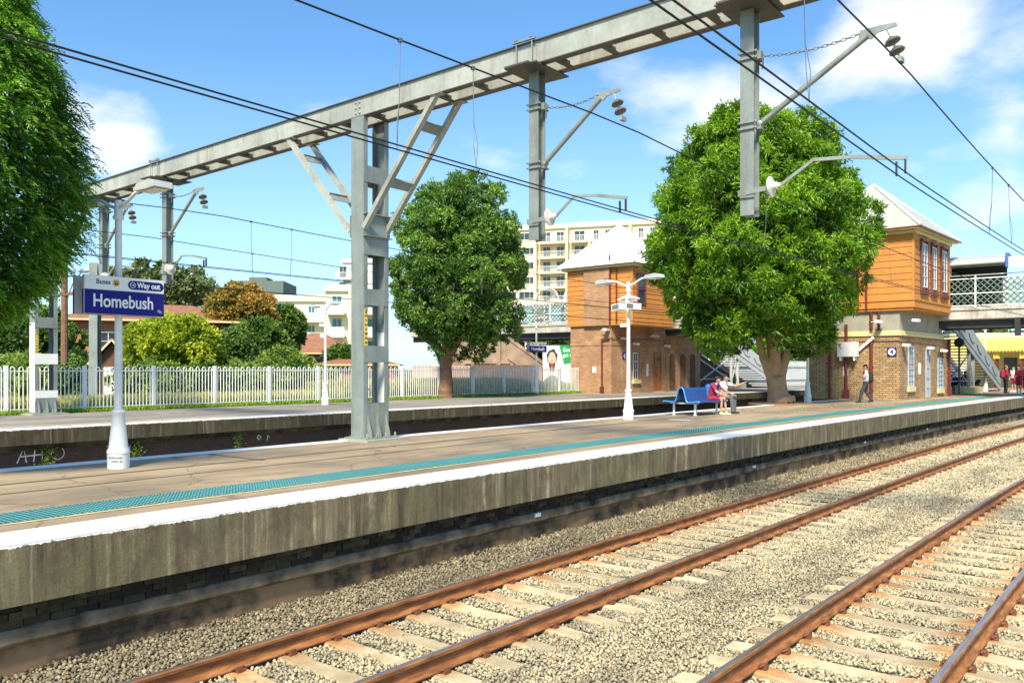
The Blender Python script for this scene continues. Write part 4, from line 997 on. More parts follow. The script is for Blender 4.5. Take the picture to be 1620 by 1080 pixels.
bgtree('far_tree', 'green tree behind the big trunk and white paling fence', 1262, 100, 4.0, (4.0, 3.4), ML_dk, seed=35, zb=0)
bgtree('corner_bush', 'small dark bush at the right of the cream apartments by the mast', 545, 70, 1.9, (1.7, 1.3), ML_dk, seed=36, cat='shrub')
# hedges right behind the fence
hx = [(60, 35, .9, 1.0), (118, 35, .8, .9), (225, 36, .8, 1.3), (265, 36, .75, 1.3), (330, 38, .8, 1.3), (375, 39, .8, 1.4), (415, 40, .85, 1.4), (460, 41, .8, 1.4), (500, 42, .7, 1.4)]
names = ['under the left mast', 'left of the name sign post', 'just right of the name sign post', 'below the lime tree', 'below the left half of the autumn tree', 'below the autumn tree trunk', 'left of the pale rounded shrub', 'below the red cottage roof', 'left of the centre mast']
for i, (px, t, zc, rr) in enumerate(hx):
    bgtree('hedge_shrub', 'dark leafy shrub behind the fence, ' + names[i], px, t, zc, (rr, .95), ML_dk if i % 3 == 1 else ML_bush, seed=50 + i, nl=18, per=22, cat='shrub', group='shrubs close behind the fence', lower=-1, k=8, ln=.2)
# grass --------------------------------------------------
def grass(name, label, n, xf, y0, y1, h, cols, zb=-.03, wd=.02):
    g = np.random.default_rng(len(name)); Y = g.uniform(y0, y1, n); X = xf[0] + g.uniform(0, 1, n) * (xf[1] - xf[0]) + cx(Y)
    base = np.stack([X, Y, np.full(n, zb)], 1); ax = g.normal(size=(n, 3)) * .32 + [0, 0, 1]
    o = leaf_mesh(name, base, ax, g.uniform(.5, 1.15, n) * h, np.full(n, wd), g.uniform(0, 1, n), cols, None, (0, 0, 0)); tag(o, label, 'grass', kind='stuff')
MLg = m_leaf('grass_green', (.10, .22, .01), (.23, .38, .02), (.42, .52, .05), .4)
MLd = m_leaf('grass_dry', (.38, .36, .11), (.58, .52, .18), (.72, .66, .28), .45)
grass('fence_grass', 'bright green grass along the foot of the white fence', 34000, (-30.2, -29.02), 6, 46, .20, MLg)
grass('dry_grass', 'tall dry straw grass behind the fence, left and right of the forked tree', 42000, (-33.2, -29.9), 25.5, 38.5, .95, MLd, wd=.03)
grass('weeds', 'green weeds below the face poster', 5000, (-31.2, -29.8), 36, 44, .65, MLg, wd=.035)
grass('verge_grass', 'mixed yellow grass behind the fence at the left', 26000, (-32.5, -29.8), 8, 26, .55, MLd, wd=.03)
# weeds growing out of the far track wall
for i, (y, lb) in enumerate(((9.45, 'weed on the far track wall by the painted letters'), (11.75, 'weed on the far track wall behind the near lamp post'), (14.9, 'weed on the far track wall right of the near lamp post'), (20.6, 'weed on the far track wall right of the mast'))):
    g = np.random.default_rng(i); n = 160; X = OP - .25 + cx(y); P = np.stack([X + g.uniform(0, .12, n), y + g.normal(size=n) * .09, -1.0 + g.uniform(0, .5, n)], 1)
    o = leaf_mesh('wall_weed', P, g.normal(size=(n, 3)) + [.6, 0, .4], np.full(n, .07), np.full(n, .02), g.uniform(0, 1, n), ML_bush, None, (X, y, -1.0)); o.location = (X, y, -1.0); tag(o, lb, 'weed', 'weeds on the far track wall')
# fallen leaves under the round tree
g = np.random.default_rng(3); n = 260; P = np.stack([g.normal(size=n) * 1.6 - 10.6, g.normal(size=n) * 4 + 35, np.full(n, .006)], 1); P = P[(P[:, 0] < -8.2) & (P[:, 0] > -13)]; n = len(P)
ax = g.normal(size=(n, 3)); ax[:, 2] = .03
o = leaf_mesh('fallen_leaves', P, ax, np.full(n, .065), np.full(n, .018), np.full(n, .6), MLd, None, (0, 0, 0), fold=.05, up=np.tile([0, 0, 1.], (n, 1))); tag(o, 'pale fallen leaves scattered on the platform by the big tree', 'leaves', kind='stuff')
# ================================================================== buildings
M_brick = brickmat('red_brick', (.54, .28, .13), (.40, .185, .085), (.36, .27, .18), w=.30, h=.13, ms=.022)
M_brick2 = brickmat('brown_brick', (.52, .35, .175), (.31, .20, .10), (.15, .105, .06), w=.28, h=.105, ms=.016)
M_orangeb = mat('orange_boards', (.60, .245, .05), .65, 0, .14, 1.2, grime=(.36, .16, .05), gamt=.5)
M_cream2 = mat('cream_paint', (.74, .62, .30), .6, 0, .06)
M_hcream = mat('hotel_cream', (.78, .68, .46), .8, 0, .05, .3)
M_acream = mat('apartment_cream', (.78, .72, .52), .8, 0, .06, .3)
M_terr = mat('terracotta_tiles', (.34, .16, .085), .85, 0, .35, 2.2, c2=(.25, .11, .06), bs=.8, bscale=10)
M_obrick = brickmat('house_orange_brick', (.52, .20, .08), (.44, .16, .065), (.40, .24, .14), w=.24, h=.086)
M_wframe = mat('window_frame_white', (.75, .74, .70), .5)
M_stone2 = mat('brown_render', (.30, .20, .14), .9, 0, .25, 1.0, c2=(.36, .26, .19), bs=.3)
def m_corr(name, c, sc=14):
    m, t, b = newmat(name); O = objc(t); w = t.nodes.new('ShaderNodeTexWave'); w.inputs['Scale'].default_value = sc / 6.28; w.bands_direction = 'X'; t.links.new(O, w.inputs['Vector'])
    col = mixc(t, .5, rgb(c), ramp(t, noise(t, O, 1.2, 5), [(.3, (.8, .8, .8)), (.7, (1.1, 1.1, 1.1))]), 'MULTIPLY')
    t.links.new(col, b.inputs['Base Color']); b.inputs['Roughness'].default_value = .45; bump(t, b, w.outputs['Fac'], .5, .03); return m
M_corr = m_corr('roof_corrugated', (.46, .47, .41), 60)
M_corrw = m_corr('roof_corrugated_white', (.80, .81, .82), 20)
M_lat = mat('lattice_green', (.16, .22, .19), .5, .2)
M_teff = mat('translucent_cyan', (.40, .60, .62), .3)

def window(parent, axis, a0, a1, z0, z1, pos, out, mats=None, nx=1, nz=2, name='window', frame=.05, deep=.05):
    "a window on a wall; axis 'x': wall runs along x at y=pos, 'y': wall runs along y at x=pos; out = outward sign"
    w = MB(); q = MB()
    def bx(m, u0, u1, v0, v1, d0, d1, mi=0):
        lo_, hi_ = sorted((pos + out * d0, pos + out * d1))
        if axis == 'x': m.box(u0, u1, lo_, hi_, v0, v1, mi)
        else: m.box(lo_, hi_, u0, u1, v0, v1, mi)
    f = frame
    bx(w, a0, a0 + f, z0, z1, .003, deep); bx(w, a1 - f, a1, z0, z1, .003, deep); bx(w, a0 + f, a1 - f, z0, z0 + f, .003, deep); bx(w, a0 + f, a1 - f, z1 - f, z1, .003, deep)
    for i in range(1, nx): c = a0 + (a1 - a0) * i / nx; bx(w, c - f * .35, c + f * .35, z0 + f, z1 - f, .003, deep * .8)
    for i in range(1, nz): c = z0 + (z1 - z0) * i / nz; bx(w, a0 + f, a1 - f, c - f * .35, c + f * .35, .003, deep * .9)
    o = w.build(name, (mats or [M_wframe])[0], parent)
    bx(q, a0 + f * .9, a1 - f * .9, z0 + f * .9, z1 - f * .9, .002, deep * .35); q.build('pane', (mats or [M_wframe, M_glass])[1], o)
    return o
def boards(w, axis, a0, a1, z0, z1, pos, out, h=.29, proud=.03):
    "overlapping weatherboards"
    n = max(1, round((z1 - z0) / h)); h = (z1 - z0) / n
    for i in range(n):
        b = z0 + i * h
        pr = [(0, b), (proud, b), (proud * .35, b + h - .012), (0, b + h - .012)]
        pr = [(pos + out * x, z) for x, z in pr]
        w.prism(pr, a0, a1, 'x' if axis == 'x' else 'y')
def hiproof(w, x0, x1, y0, y1, z, zr, ridge=None, ax='x', m=0):
    cx_, cy_ = (x0 + x1) / 2, (y0 + y1) / 2
    if ridge is None: w.add([(x0, y0, z), (x1, y0, z), (x1, y1, z), (x0, y1, z), (cx_, cy_, zr)], [(0, 1, 4), (1, 2, 4), (2, 3, 4), (3, 0, 4), (3, 2, 1, 0)], m)
    else:
        h = ridge / 2; r = [(cx_ - h, cy_, zr), (cx_ + h, cy_, zr)] if ax == 'x' else [(cx_, cy_ - h, zr), (cx_, cy_ + h, zr)]
        if ax == 'x': fs = [(0, 1, 5, 4), (1, 2, 5), (2, 3, 4, 5), (3, 0, 4), (3, 2, 1, 0)]
        else: fs = [(0, 1, 4), (1, 2, 5, 4), (2, 3, 5), (3, 0, 4, 5), (3, 2, 1, 0)]
        w.add([(x0, y0, z), (x1, y0, z), (x1, y1, z), (x0, y1, z)] + r, fs, m)
TH = -.059
def onface(px, py, X0, Y0):
    u = (px - 810) / F; gx, gy = CA * u - SA, SA * u + CA
    Y = (X0 - .059 * Y0) / (gx / gy - .059); return (Y - Y0, EYE + (HZ - py) * (Y / gy) / F)
def part(name, m, parent, fn, label=None, smooth=False):
    w = MB(); fn(w); o = w.build(name, m, parent, smooth=smooth)
    if label: o['label'] = label
    return o
def flood(parent, x, y, z, s=1):
    part('floodlight', M_white, parent, lambda w: (w.prism([(x, z), (x + s * .30, z - .03), (x + s * .32, z + .10), (x + .02 * s, z + .13)], y - .16, y + .16), w.box(min(x, x - s * .2), max(x, x - s * .2), y - .02, y + .02, z + .03, z + .06)))

# ---- brown brick building with orange upper storey (island platform)
A = (-9.85, 41.8)
r = thing('station_building', 'brown brick station building with orange boarded upper storey and platform number 4', 'building', (A[0], A[1], 0), TH, 'two storey station access buildings')
part('wall', M_brick2, r, lambda w: w.box(-4.3, 0, 0, 8.3, -.02, 3.02), 'weathered brown brick wall')
part('ledge', M_cream2, r, lambda w: (w.box(-3.1, .07, -.07, 7.2, 3.021, 3.12), w.box(-3.05, .03, -.03, 7.2, 3.12, 3.26)), 'cream stone ledge')
part('band', M_conc, r, lambda w: w.box(-3.0, -.02, -.01, 7.1, 3.26, 4.18), 'stained pale concrete band')
part('wall', M_brick2, r, lambda w: w.box(-4.6, -3.001, .1, 8.0, 3.021, 4.18))
part('upper_floor_slab', M_orangeb, r, lambda w: (w.box(-4.9, .62, -.15, 5.9, 4.18, 4.30), w.box(-4.96, .70, -.21, 5.96, 4.30, 4.36), w.box(-4.94, .68, -.19, 5.94, 4.36, 4.62), w.box(-4.98, .72, -.23, 5.98, 4.62, 4.67)))
def ub(w):
    w.box(-4.9, .62, -.12, 5.88, 4.67, 7.86)
    boards(w, 'x', -4.9, .56, 4.68, 7.70, -.12, -1); boards(w, 'y', -.06, 5.82, 4.68, 7.70, .62, 1)
    w.box(.56, .665, -.165, -.06, 4.67, 7.8); w.box(.60, .665, 5.82, 5.90, 4.67, 7.8)
part('boarded_wall', M_orangeb, r, ub, 'orange weatherboards')
part('cornice', M_cream2, r, lambda w: (w.box(-5.0, .75, -.25, 6.0, 7.70, 7.84), w.box(-5.25, .98, -.48, 6.25, 7.861, 7.93)), 'cream eaves')
rf = part('roof', M_corr, r, lambda w: hiproof(w, -5.3, 1.05, -.55, 6.35, 7.96, 10.75))
part('gutter', M_maroon, rf, lambda w: (w.box(-5.3, 1.09, -.60, -.555, 7.88, 7.955), w.box(1.05, 1.10, -.60, 6.35, 7.88, 7.955)))
part('hip_cap', mat('hip_cap_grey', (.66, .68, .64), .4), rf, lambda w: (w.tube([(1.05, -.55, 7.98), (-2.12, 2.9, 10.77)], .07, 6), w.tube([(1.05, 6.35, 7.98), (-2.12, 2.9, 10.77)], .07, 6), w.tube([(-5.3, -.55, 7.98), (-2.12, 2.9, 10.77)], .07, 6)))
for (pa, pb) in ((1455, 1466), (1471.5, 1480.5), (1487, 1497)):
    y0 = onface(pa, 400, A[0] + .62, A[1])[0]; y1 = onface(pb, 400, A[0] + .62, A[1])[0]
    w_ = window(r, 'y', y0 + .12, y1 - .12, 5.30, 7.35, .66, 1, [M_wframe, M_glass], 2, 4, deep=.05)
    part('trim', mat('trim_plum', (.18, .06, .055), .5), w_, lambda w: (w.box(.662, .73, y0, y0 + .10, 5.1, 7.45), w.box(.662, .73, y1 - .10, y1, 5.1, 7.45), w.box(.662, .80, y0 - .03, y1 + .03, 7.45, 7.55), w.box(.662, .76, y0 - .03, y1 + .03, 4.98, 5.18)))
def lowwin(pa, pb, pyt, pyb, arch=False, door=False):
    y0, zt_ = onface(pa, pyt, *A); y1, zb_ = onface(pb, pyb, *A); zb_ = max(.02, zb_)
    o = window(r, 'y', y0, y1, zb_, zt_, 0, 1, [mat('shutter_grey', (.42, .47, .52), .5), mat('panel_bluegrey', (.30, .35, .40), .5)], 2, 7 if not door else 5, name='door' if door else 'window', frame=.06, deep=.05)
    if arch: part('arch_surround', M_dark, o, lambda w: w.tube([(.04, (y0 + y1) / 2 + (y1 - y0) / 2 * math.cos(q), zt_ + (y1 - y0) / 2 * math.sin(q)) for q in np.linspace(0, PI, 9)], .03, 5)); part('fanlight', M_dark, o, lambda w: [w.bar((.03, (y0 + y1) / 2, zt_), (.03, (y0 + y1) / 2 + .3 * math.cos(q), zt_ + .3 * math.sin(q)), .02, .02) for q in (.6, 1.1, 1.57, 2.0, 2.5)])
    if not door: part('sill', M_cream2, o, lambda w: w.box(.002, .10, y0 - .08, y1 + .08, zb_ - .24, zb_))
lowwin(1436, 1445, 547, 611); lowwin(1464, 1470.5, 551, 630, door=True); lowwin(1483, 1491, 566, 614, arch=True)
def pipe(px, z0, z1, r_=.06, shoe=False):
    x = W(px, 41.5)[0]; u = (px - 810) / F; t = 41.8 / (SA * u + CA); x = t * (CA * u - SA) - A[0]
    part('downpipe', M_maroon, r, lambda w: (w.tube([(x, -.09, z0), (x, -.09, z1)], r_, 10), [w.box(x - r_ - .02, x + r_ + .02, -.1, -.003, z, z + .05) for z in np.arange(z0 + .4, z1, 1.1)], w.box(x - .12, x + .12, -.2, -.003, z0, z0 + .45) if shoe else None))
pipe(1311, 0.02, 3.0); pipe(1338, .02, 3.6, .07, True); pipe(1378.5, .02, 3.0, .07); pipe(1378.5, 3.27, 4.17, .07); pipe(1391, 3.27, 4.17, .06)
for x in (W(1380, 39)[0] - A[0] + 1.0,):
    pass
part('downpipe', M_maroon, r, lambda w: (w.tube([(-1.85, -.22, 4.3), (-1.85, -.22, 7.7)], .06, 8), w.tube([(-1.45, -.22, 4.3), (-1.45, -.22, 6.2)], .05, 8)))
part('downpipe', M_maroon, r, lambda w: (w.box(.003, .13, 8.05, 8.25, .0, 3.0), w.box(.003, .16, 8.0, 8.3, 0, .5)))
part('conduit', mat('conduit_rust', (.36, .15, .10), .6), r, lambda w: (w.tube([(-1.9, -.04, 2.78), (.03, -.04, 2.78), (.04, .1, 2.78), (.04, 7.5, 2.72)], .022, 6),))
part('air_conditioner', M_signw, r, lambda w: (w.box(-2.75, -1.85, -.42, -.06, 2.05, 2.75), w.box(-2.65, -2.6, -.4, -.003, 1.85, 2.05), w.box(-2.0, -1.95, -.4, -.003, 1.85, 2.05), w.lathe([(.27, 0), (.27, .012)], (-2.42, -.421, 2.4), 20, axis=(0, -1, 0))), 'white outdoor air conditioning unit')
part('air_duct', M_signw, r, lambda w: w.bar((-1.84, -.12, 2.35), (-1.15, -.12, 2.95), .08, .12))
for (x, y, z) in ((-.95, -.45, 3.62), (.45, .35, 3.66), (.05, .28, 2.52), (.05, 4.2, 2.46), (.05, 6.6, 2.36)): flood(r, x, y, z)
n4 = part('platform_number', M_navy, r, lambda w: w.box(-.56, -.15, -.035, -.003, 2.05, 2.46), 'blue square sign with a white ringed 4')
part('number_ring', M_signw, n4, lambda w: w.lathe([(.165, 0), (.165, .003)], (-.355, -.036, 2.255), 24, axis=(0, -1, 0)))
textmesh('4', .30, M_navy, 'lettering', n4, (-.355, -.042, 2.245), (PI / 2, 0, 0), .012, 'CENTER')
ns = part('notice', M_signw, r, lambda w: w.box(-2.62, -2.38, -.02, -.003, 1.12, 1.56), 'white no smoking notice')
part('notice_ring', M_navy, ns, lambda w: w.tube([(-2.5 + .07 * math.cos(q), -.024, 1.42 + .07 * math.sin(q)) for q in np.linspace(0, 2 * PI, 13)], .014, 4))
part('notice_plate', M_signw, r, lambda w: w.box(.003, .02, *(onface(1453, 0, *A)[0], onface(1456.5, 0, *A)[0]), 1.2, 1.75))

# ---- red brick building (opposite platform)
B = (-25.7, 42.2)
r = thing('station_building', 'red brick station building with white pyramid roof, brick chimney breast and platform number 2', 'building', (B[0], B[1], 0), TH, 'two storey station access buildings')
part('wall', M_brick, r, lambda w: (w.box(-3.0, 0, 0, 6.0, -.02, 4.0), w.box(-3.03, .03, -.03, 6.03, 2.84, 2.92)), 'red brick wall')
part('wall', M_brick, r, lambda w: w.box(-3.0, .02, 6.031, 10.5, -.02, 3.7), 'dark shaded brick wing')
for i in range(3): part('arched_niche', mat('shaded_niche_brick', (.16, .085, .045), .9, 0, .35, 3), r, lambda w: w.prism([(6.5 + i * 1.3, .1), (7.2 + i * 1.3, .1)] + [(6.85 + i * 1.3 + .35 * math.cos(q), 2.1 + .35 * math.sin(q)) for q in np.linspace(0, PI, 8)], .0205, .035, 'x'))  # niche colour darkened to paint in the shade beneath the bridge
part('upper_floor_slab', M_orangeb, r, lambda w: w.box(-3.25, 1.55, -.12, 4.5, 4.001, 4.12))
def ub1(w):
    w.box(-3.2, 1.5, -.06, 4.45, 4.12, 7.42); boards(w, 'x', -3.2, -1.88, 4.13, 7.3, -.06, -1, .3); boards(w, 'x', .02, 1.44, 4.13, 7.3, -.06, -1, .3); boards(w, 'y', 0, 4.4, 4.13, 7.3, 1.5, 1, .3); w.box(1.44, 1.54, -.10, 0, 4.12, 7.35)
part('boarded_wall', M_orangeb, r, ub1, 'orange weatherboards')
part('chimney_breast', M_brick, r, lambda w: w.box(-1.86, 0.0, -.22, -.061, 4.001, 7.35))
part('cornice', M_cream2, r, lambda w: (w.box(-3.45, 1.75, -.32, 4.7, 7.36, 7.50),))
rf = part('roof', M_corrw, r, lambda w: hiproof(w, -3.65, 1.95, -.5, 4.9, 7.52, 10.25), 'white pyramid roof')
part('hip_cap', M_roofW, rf, lambda w: (w.tube([(1.95, -.5, 7.55), (-.85, 2.2, 10.27)], .06, 6), w.tube([(-3.65, -.5, 7.55), (-.85, 2.2, 10.27)], .06, 6), w.lathe([(.12, 0), (.0, .25)], (-.85, 2.2, 10.2), 8)))
part('downpipe', M_maroon, r, lambda w: (w.tube([(.06, -.26, 4.1), (.06, -.26, 8.1)], .05, 8), w.tube([(.45, -.13, 4.1), (.45, -.13, 7.3)], .05, 8)))
part('downpipe', M_maroon, r, lambda w: (w.tube([(-.62, -.08, .02), (-.62, -.08, 3.15), (-.1, -.08, 3.2)], .055, 8), w.box(-.72, -.52, -.17, -.003, .02, .4)))
part('conduit', M_greywire, r, lambda w: (w.tube([(-.7, -.05, 3.25), (.04, -.05, 3.25), (.05, 5.9, 3.2)], .02, 6),))
y0, z0 = onface(1007, 478, B[0] + 1.5, B[1]); y1, z1 = onface(1020, 431, B[0] + 1.5, B[1])
o = window(r, 'y', .35, 1.25, 5.2, 6.95, 1.54, 1, [mat('trim_plum', (.18, .06, .055), .5), M_glass], 1, 2, frame=.09, deep=.06)
y0, _ = onface(1001, 557, *B); y1, _ = onface(1008.5, 600, *B)
o = window(r, 'y', y0, y1, .82, 2.44, 0, 1, [M_wframe, M_glass], 2, 3, frame=.05); part('sill', M_cream2, o, lambda w: w.box(.003, .12, y0 - .1, y1 + .25, .56, .81)); part('reveal', M_brown, o, lambda w: w.box(.003, .04, y1 + .01, y1 + .16, .82, 2.44))
y0, _ = onface(1035.5, 557, *B); y1, _ = onface(1044, 600, *B)
d = part('door', M_brown, r, lambda w: (w.box(.003, .05, y0, y1, .02, 1.95), w.box(.051, .065, y0 + .1, y1 - .1, .2, .9), w.box(.051, .065, y0 + .1, y1 - .1, 1.05, 1.8), w.box(.003, .075, y0 - .09, y0 - .001, .02, 2.5), w.box(.003, .075, y1 + .001, y1 + .09, .02, 2.5), w.box(.003, .07, y0, y1, 2.42, 2.5)), 'brown panelled door')
part('transom', M_glass, d, lambda w: w.box(.003, .04, y0, y1, 1.97, 2.4)); part('handle', M_dark, d, lambda w: w.box(.066, .10, y0 + .08, y0 + .12, .95, 1.1)); part('step', M_cream2, d, lambda w: w.box(.003, .3, y0 - .1, y1 + .1, .0, .03))
y0, z0 = onface(984.5, 568, *B); y1, z1 = onface(992.5, 558, *B)
n2 = part('platform_number', M_navy, r, lambda w: w.box(.003, .035, y0, y1, z0, z1), 'blue square sign with a white ringed 2')
part('number_ring', M_signw, n2, lambda w: w.lathe([((z1 - z0) * .42, 0), ((z1 - z0) * .42, .003)], (.036, (y0 + y1) / 2, (z0 + z1) / 2), 20, axis=(1, 0, 0)))
textmesh('2', .26, M_navy, 'lettering', n2, (.043, (y0 + y1) / 2, (z0 + z1) / 2 - .01), (PI / 2, 0, PI / 2), .012, 'CENTER', sx=1.1)
for (px, pa, pb) in ((938.5, 580, 589.5),):
    part('notice', M_signw, r, lambda w: w.box(-1.35, -1.08, -.02, -.003, 1.22, 1.58)); 
yy, zz = onface(1024, 590, *B); part('notice', M_signw, r, lambda w: w.box(.003, .02, yy - .12, yy + .12, 1.0, 1.75))
for (x, y, z) in ((.06, 1.0, 3.2), (.06, 2.3, 2.9), (.06, 5.9, 2.85), (-.35, -.25, 3.7)): flood(r, x, y, z)
part('wall_lamp', M_steelp2, r, lambda w: (w.prism([(3.6, 3.42), (4.6, 3.40), (4.7, 3.52), (3.8, 3.56)], .1, .4, 'x'), w.tube([(.0, 4.0, 3.5), (.3, 4.0, 3.5)], .02, 6)))

# ---- footbridge
r = thing('footbridge', 'covered footbridge with lattice railings crossing the tracks behind both station buildings', 'footbridge', (-18, 48, 0))
def bx(w, *a, m=0): w.box(*a, m)
part('deck', mat('deck_concrete', (.50, .48, .42), .85, 0, .3, 1.0, bs=.2, grime=(.22, .18, .12)), r, lambda w: (w.box(-30, 24, .12, 3.1, 3.95, 4.40), w.box(-30, 24, 0, .119, 4.0, 4.45), w.box(-30, 24, -.06, .0, 4.45, 4.62)), 'stained concrete deck')
part('girder', M_dark, r, lambda w: (w.box(-30, 24, .3, .55, 3.55, 3.94), w.box(-30, 24, 2.5, 2.75, 3.55, 3.94)))
for yy in (0.03, 3.0):
    for i in range(20):
        x0 = -29.5 + i * 2.65; x1 = x0 + 2.65
        if yy > 1 and i % 1: continue
        w = MB(); w.tube([(x0, yy - .1, 4.55), (x0, yy - .02, 4.62), (x0, yy, 4.9), (x0, yy, 6.2)], .05, 6, 0)
        for z in (4.68, 5.30, 6.05, 6.22): w.box(x0, x1, yy - .025, yy + .025, z - .025, z + .025, 0)
        w.box((x0 + x1) / 2 - .1, (x0 + x1) / 2 + .1, yy + .03, yy + .06, 4.7, 6.05, 0)
        n = 9; dx = (x1 - x0) / n
        for k in range(-4, n):
            for s in (1, -1):
                xa, xb = x0 + k * dx, x0 + (k + 4.6) * dx; za, zb = (4.7, 6.05) if s > 0 else (6.05, 4.7)
                fa = max(0, (x0 - xa) / (xb - xa)); fb = min(1, (x1 - xa) / (xb - xa))
                if fb <= fa: continue
                w.bar((xa + (xb - xa) * fa, yy + s * .012, za + (zb - za) * fa), (xa + (xb - xa) * fb, yy + s * .012, za + (zb - za) * fb), .022, .05, m=1)
        w.build('railing_bay', [M_white, M_lat], r)
for i in range(20): part('infill_panel', M_teff, r, lambda w: w.box(-29 + i * 2.65, -27.9 + i * 2.65, 2.86, 2.9, 4.7, 5.95))
def roofB(w):
    for (a, b) in ((-7.0, 11.6),):
        P = [(-.45, 6.75), (-.25, 6.98), (.6, 7.25), (1.6, 7.36), (2.6, 7.25), (3.6, 6.9), (3.6, 6.84), (1.6, 7.28), (-.25, 6.9), (-.42, 6.7)]
        w.prism(P, a, b, 'x')
part('roof', m_corr('bridge_roof', (.46, .48, .46), 60), r, roofB, 'grey corrugated roof')
part('roof_post', M_white, r, lambda w: [w.box(x - .05, x + .05, y, y + .1, 6.2, 6.95) for x in np.arange(-6.8, 11.7, 2.65) for y in (.0, 3.0)])
part('interior_shade_sheet', M_dark, r, lambda w: w.box(-6.9, 11.3, 2.7, 2.78, 4.5, 6.9), 'dark sheet standing for the shaded bridge interior')  # dark sheet added to stand for the shade inside the bridge
part('sign_panel', mat('blue_panel', (.08, .14, .5), .5), r, lambda w: w.box(11.62, 11.75, -.3, .3, 6.5, 7.2))
part('sign_panel', M_signw, r, lambda w: w.box(11.76, 12.9, -.3, -.2, 6.45, 7.0), 'pale blue and white sign panel')
part('roof', m_corr('bridge_roof2', (.5, .52, .5), 60), r, lambda w: w.box(12.95, 24, -.3, 3.3, 6.9, 7.05))
for i in range(5):
    x = -17.6 + 2.5 * i
    part('roof_hoop', M_white, r, lambda w: w.tube([(x + .0, 0 + 1.55 - 1.5 * math.cos(q), 6.2 + 1.0 * math.sin(q)) for q in np.linspace(0, PI, 11)], .05, 6))
    part('roof_hoop', M_white, r, lambda w: w.tube([(x + 1.1 - 1.0 * math.cos(q), 0.0, 6.2 + .95 * math.sin(q)) for q in np.linspace(0, PI, 11)], .045, 6))
part('lamp', M_steelp2, r, lambda w: (w.box(-9.6, -7.2, -.35, -.1, 3.7, 3.8),))
part('insulator_bracket', M_dark, r, lambda w: (w.box(12.0, 12.25, -.2, .1, 3.1, 3.95), w.bar((12.1, -.05, 3.3), (13.4, -.05, 3.35), .09, .09), w.lathe([(.14, 0), (.14, .08)], (12.7, -.05, 3.33), 10, axis=(1, 0, 0)), w.lathe([(.14, 0), (.14, .08)], (12.95, -.05, 3.33), 10, axis=(1, 0, 0)), w.box(13.4, 13.75, -.2, .1, 3.3, 3.95)))
# ---- stairs down from the bridge
def stairs(loc, label, m):
    r = thing('footbridge_stairs', label, 'stairs', (loc[0], loc[1], 0), -.07, 'stairs from the footbridge to the platforms')
    Ls, H = 12.4, 4.35
    def Pp(f): return f * Ls, H * (1 - f)
    for x in (-.06, -2.3):
        part('side_panel', m, r, lambda w: w.prism([(0, H - .1), (Ls, -.02 + .1), (Ls, 1.05), (Ls - .3, 1.25), (4.3, H - 4.3 / Ls * H + 1.35), (2.9, H + .15), (1.4, H + .2), (0, H + 1.35)], x, x + .05, 'x'))
        part('stringer', m, r, lambda w: (w.bar((x + .08, 0, H - .25), (x + .08, Ls, .0 + .02), .07, .26), w.bar((x + .08, 0, H + .05), (x + .08, Ls, .33), .03, .05)))
    def ribs(w):
        for k in range(6):
            f = (k + .6) / 6.6; y, z = Pp(f); w.tube([(.01, y - .5, z + .95), (.015, y - .1, z + .55), (.015, y + .5, z + .33), (.01, y + .75, z + .45)], .02, 5)
    part('panel_trim', M_greywire, r, ribs)
    part('tread', M_dark, r, lambda w: [w.box(-2.24, -.07, i * Ls / 25, (i + 1) * Ls / 25 + .05, H * (1 - (i + 1) / 25) + .0, H * (1 - (i + 1) / 25) + .05) for i in range(25)])
    part('under_stair_shade', M_dark, r, lambda w: w.prism([(0, H - .5), (Ls - 1.2, 0.02), (0, .02)], -2.2, -2.1, 'x'), 'dark sheet for the shaded slatted space under the stairs')  # dark sheet put in as the shade below the flight
    for y in (5.2,):
        tr = part('trestle', m, r, lambda w: (w.box(-.16, .0, y - .55, y - .42, .35, 2.7), w.box(-.16, .0, y + .42, y + .55, .35, 2.35), w.box(-.17, .01, y - .56, y + .56, 2.35, 2.6), w.bar((-.08, y - .45, .4), (-.08, y + .45, 2.3), .04, .05), w.bar((-.05, y + .45, .4), (-.05, y - .45, 2.3), .04, .05)))
        part('footing', M_cream2 if loc[0] > -20 else M_conc, tr, lambda w: w.prism([(-.7, y - .9), (.35, y - .9), (.35, y + 1.0), (-.7, y + 1.0)], .0, .36, 'z'))
    part('cross_brace', m, r, lambda w: (w.bar((-.1, 0, 2.2), (-.1, 4.7, .6), .06, .08), w.bar((-.1, 0, .5), (-.1, 4.7, 2.3), .06, .08), w.bar((-.1, 0, .75), (-.1, 4.7, .75), .05, .06)))
    return r
stairs((-9.62, 51.2), 'grey metal stairs beside the brown brick building, leading to the footbridge', mat('stair_grey', (.32, .35, .36), .5, .1, .1))
stairs((-25.1, 52.6), 'metal stairs with sides coloured whiter for sunlight, behind the bench, left of the big tree trunk', mat('stair_sunlit', (.62, .63, .61), .5, .1, .08))  # whiter copy of the stair metal, sunlight put into the colour
r = thing('signal_lamp', 'black round signal lamp on a bracket beside the grey stairs', 'signal lamp', (-9.45, 53.5, 0))
part('lamp', M_dark, r, lambda w: w.lathe([(.05, -.15), (.25, -.12), (.27, .0), (.27, .06), (.2, .1)], (0, 0, 2.95), 16, axis=(0, -1, 0))); part('bracket', M_greywire, r, lambda w: (w.box(-.05, .05, -.05, .05, 0, 3.6), w.bar((0, 0, 3.55), (-.2, -3.2, 3.45), .06, .08)))

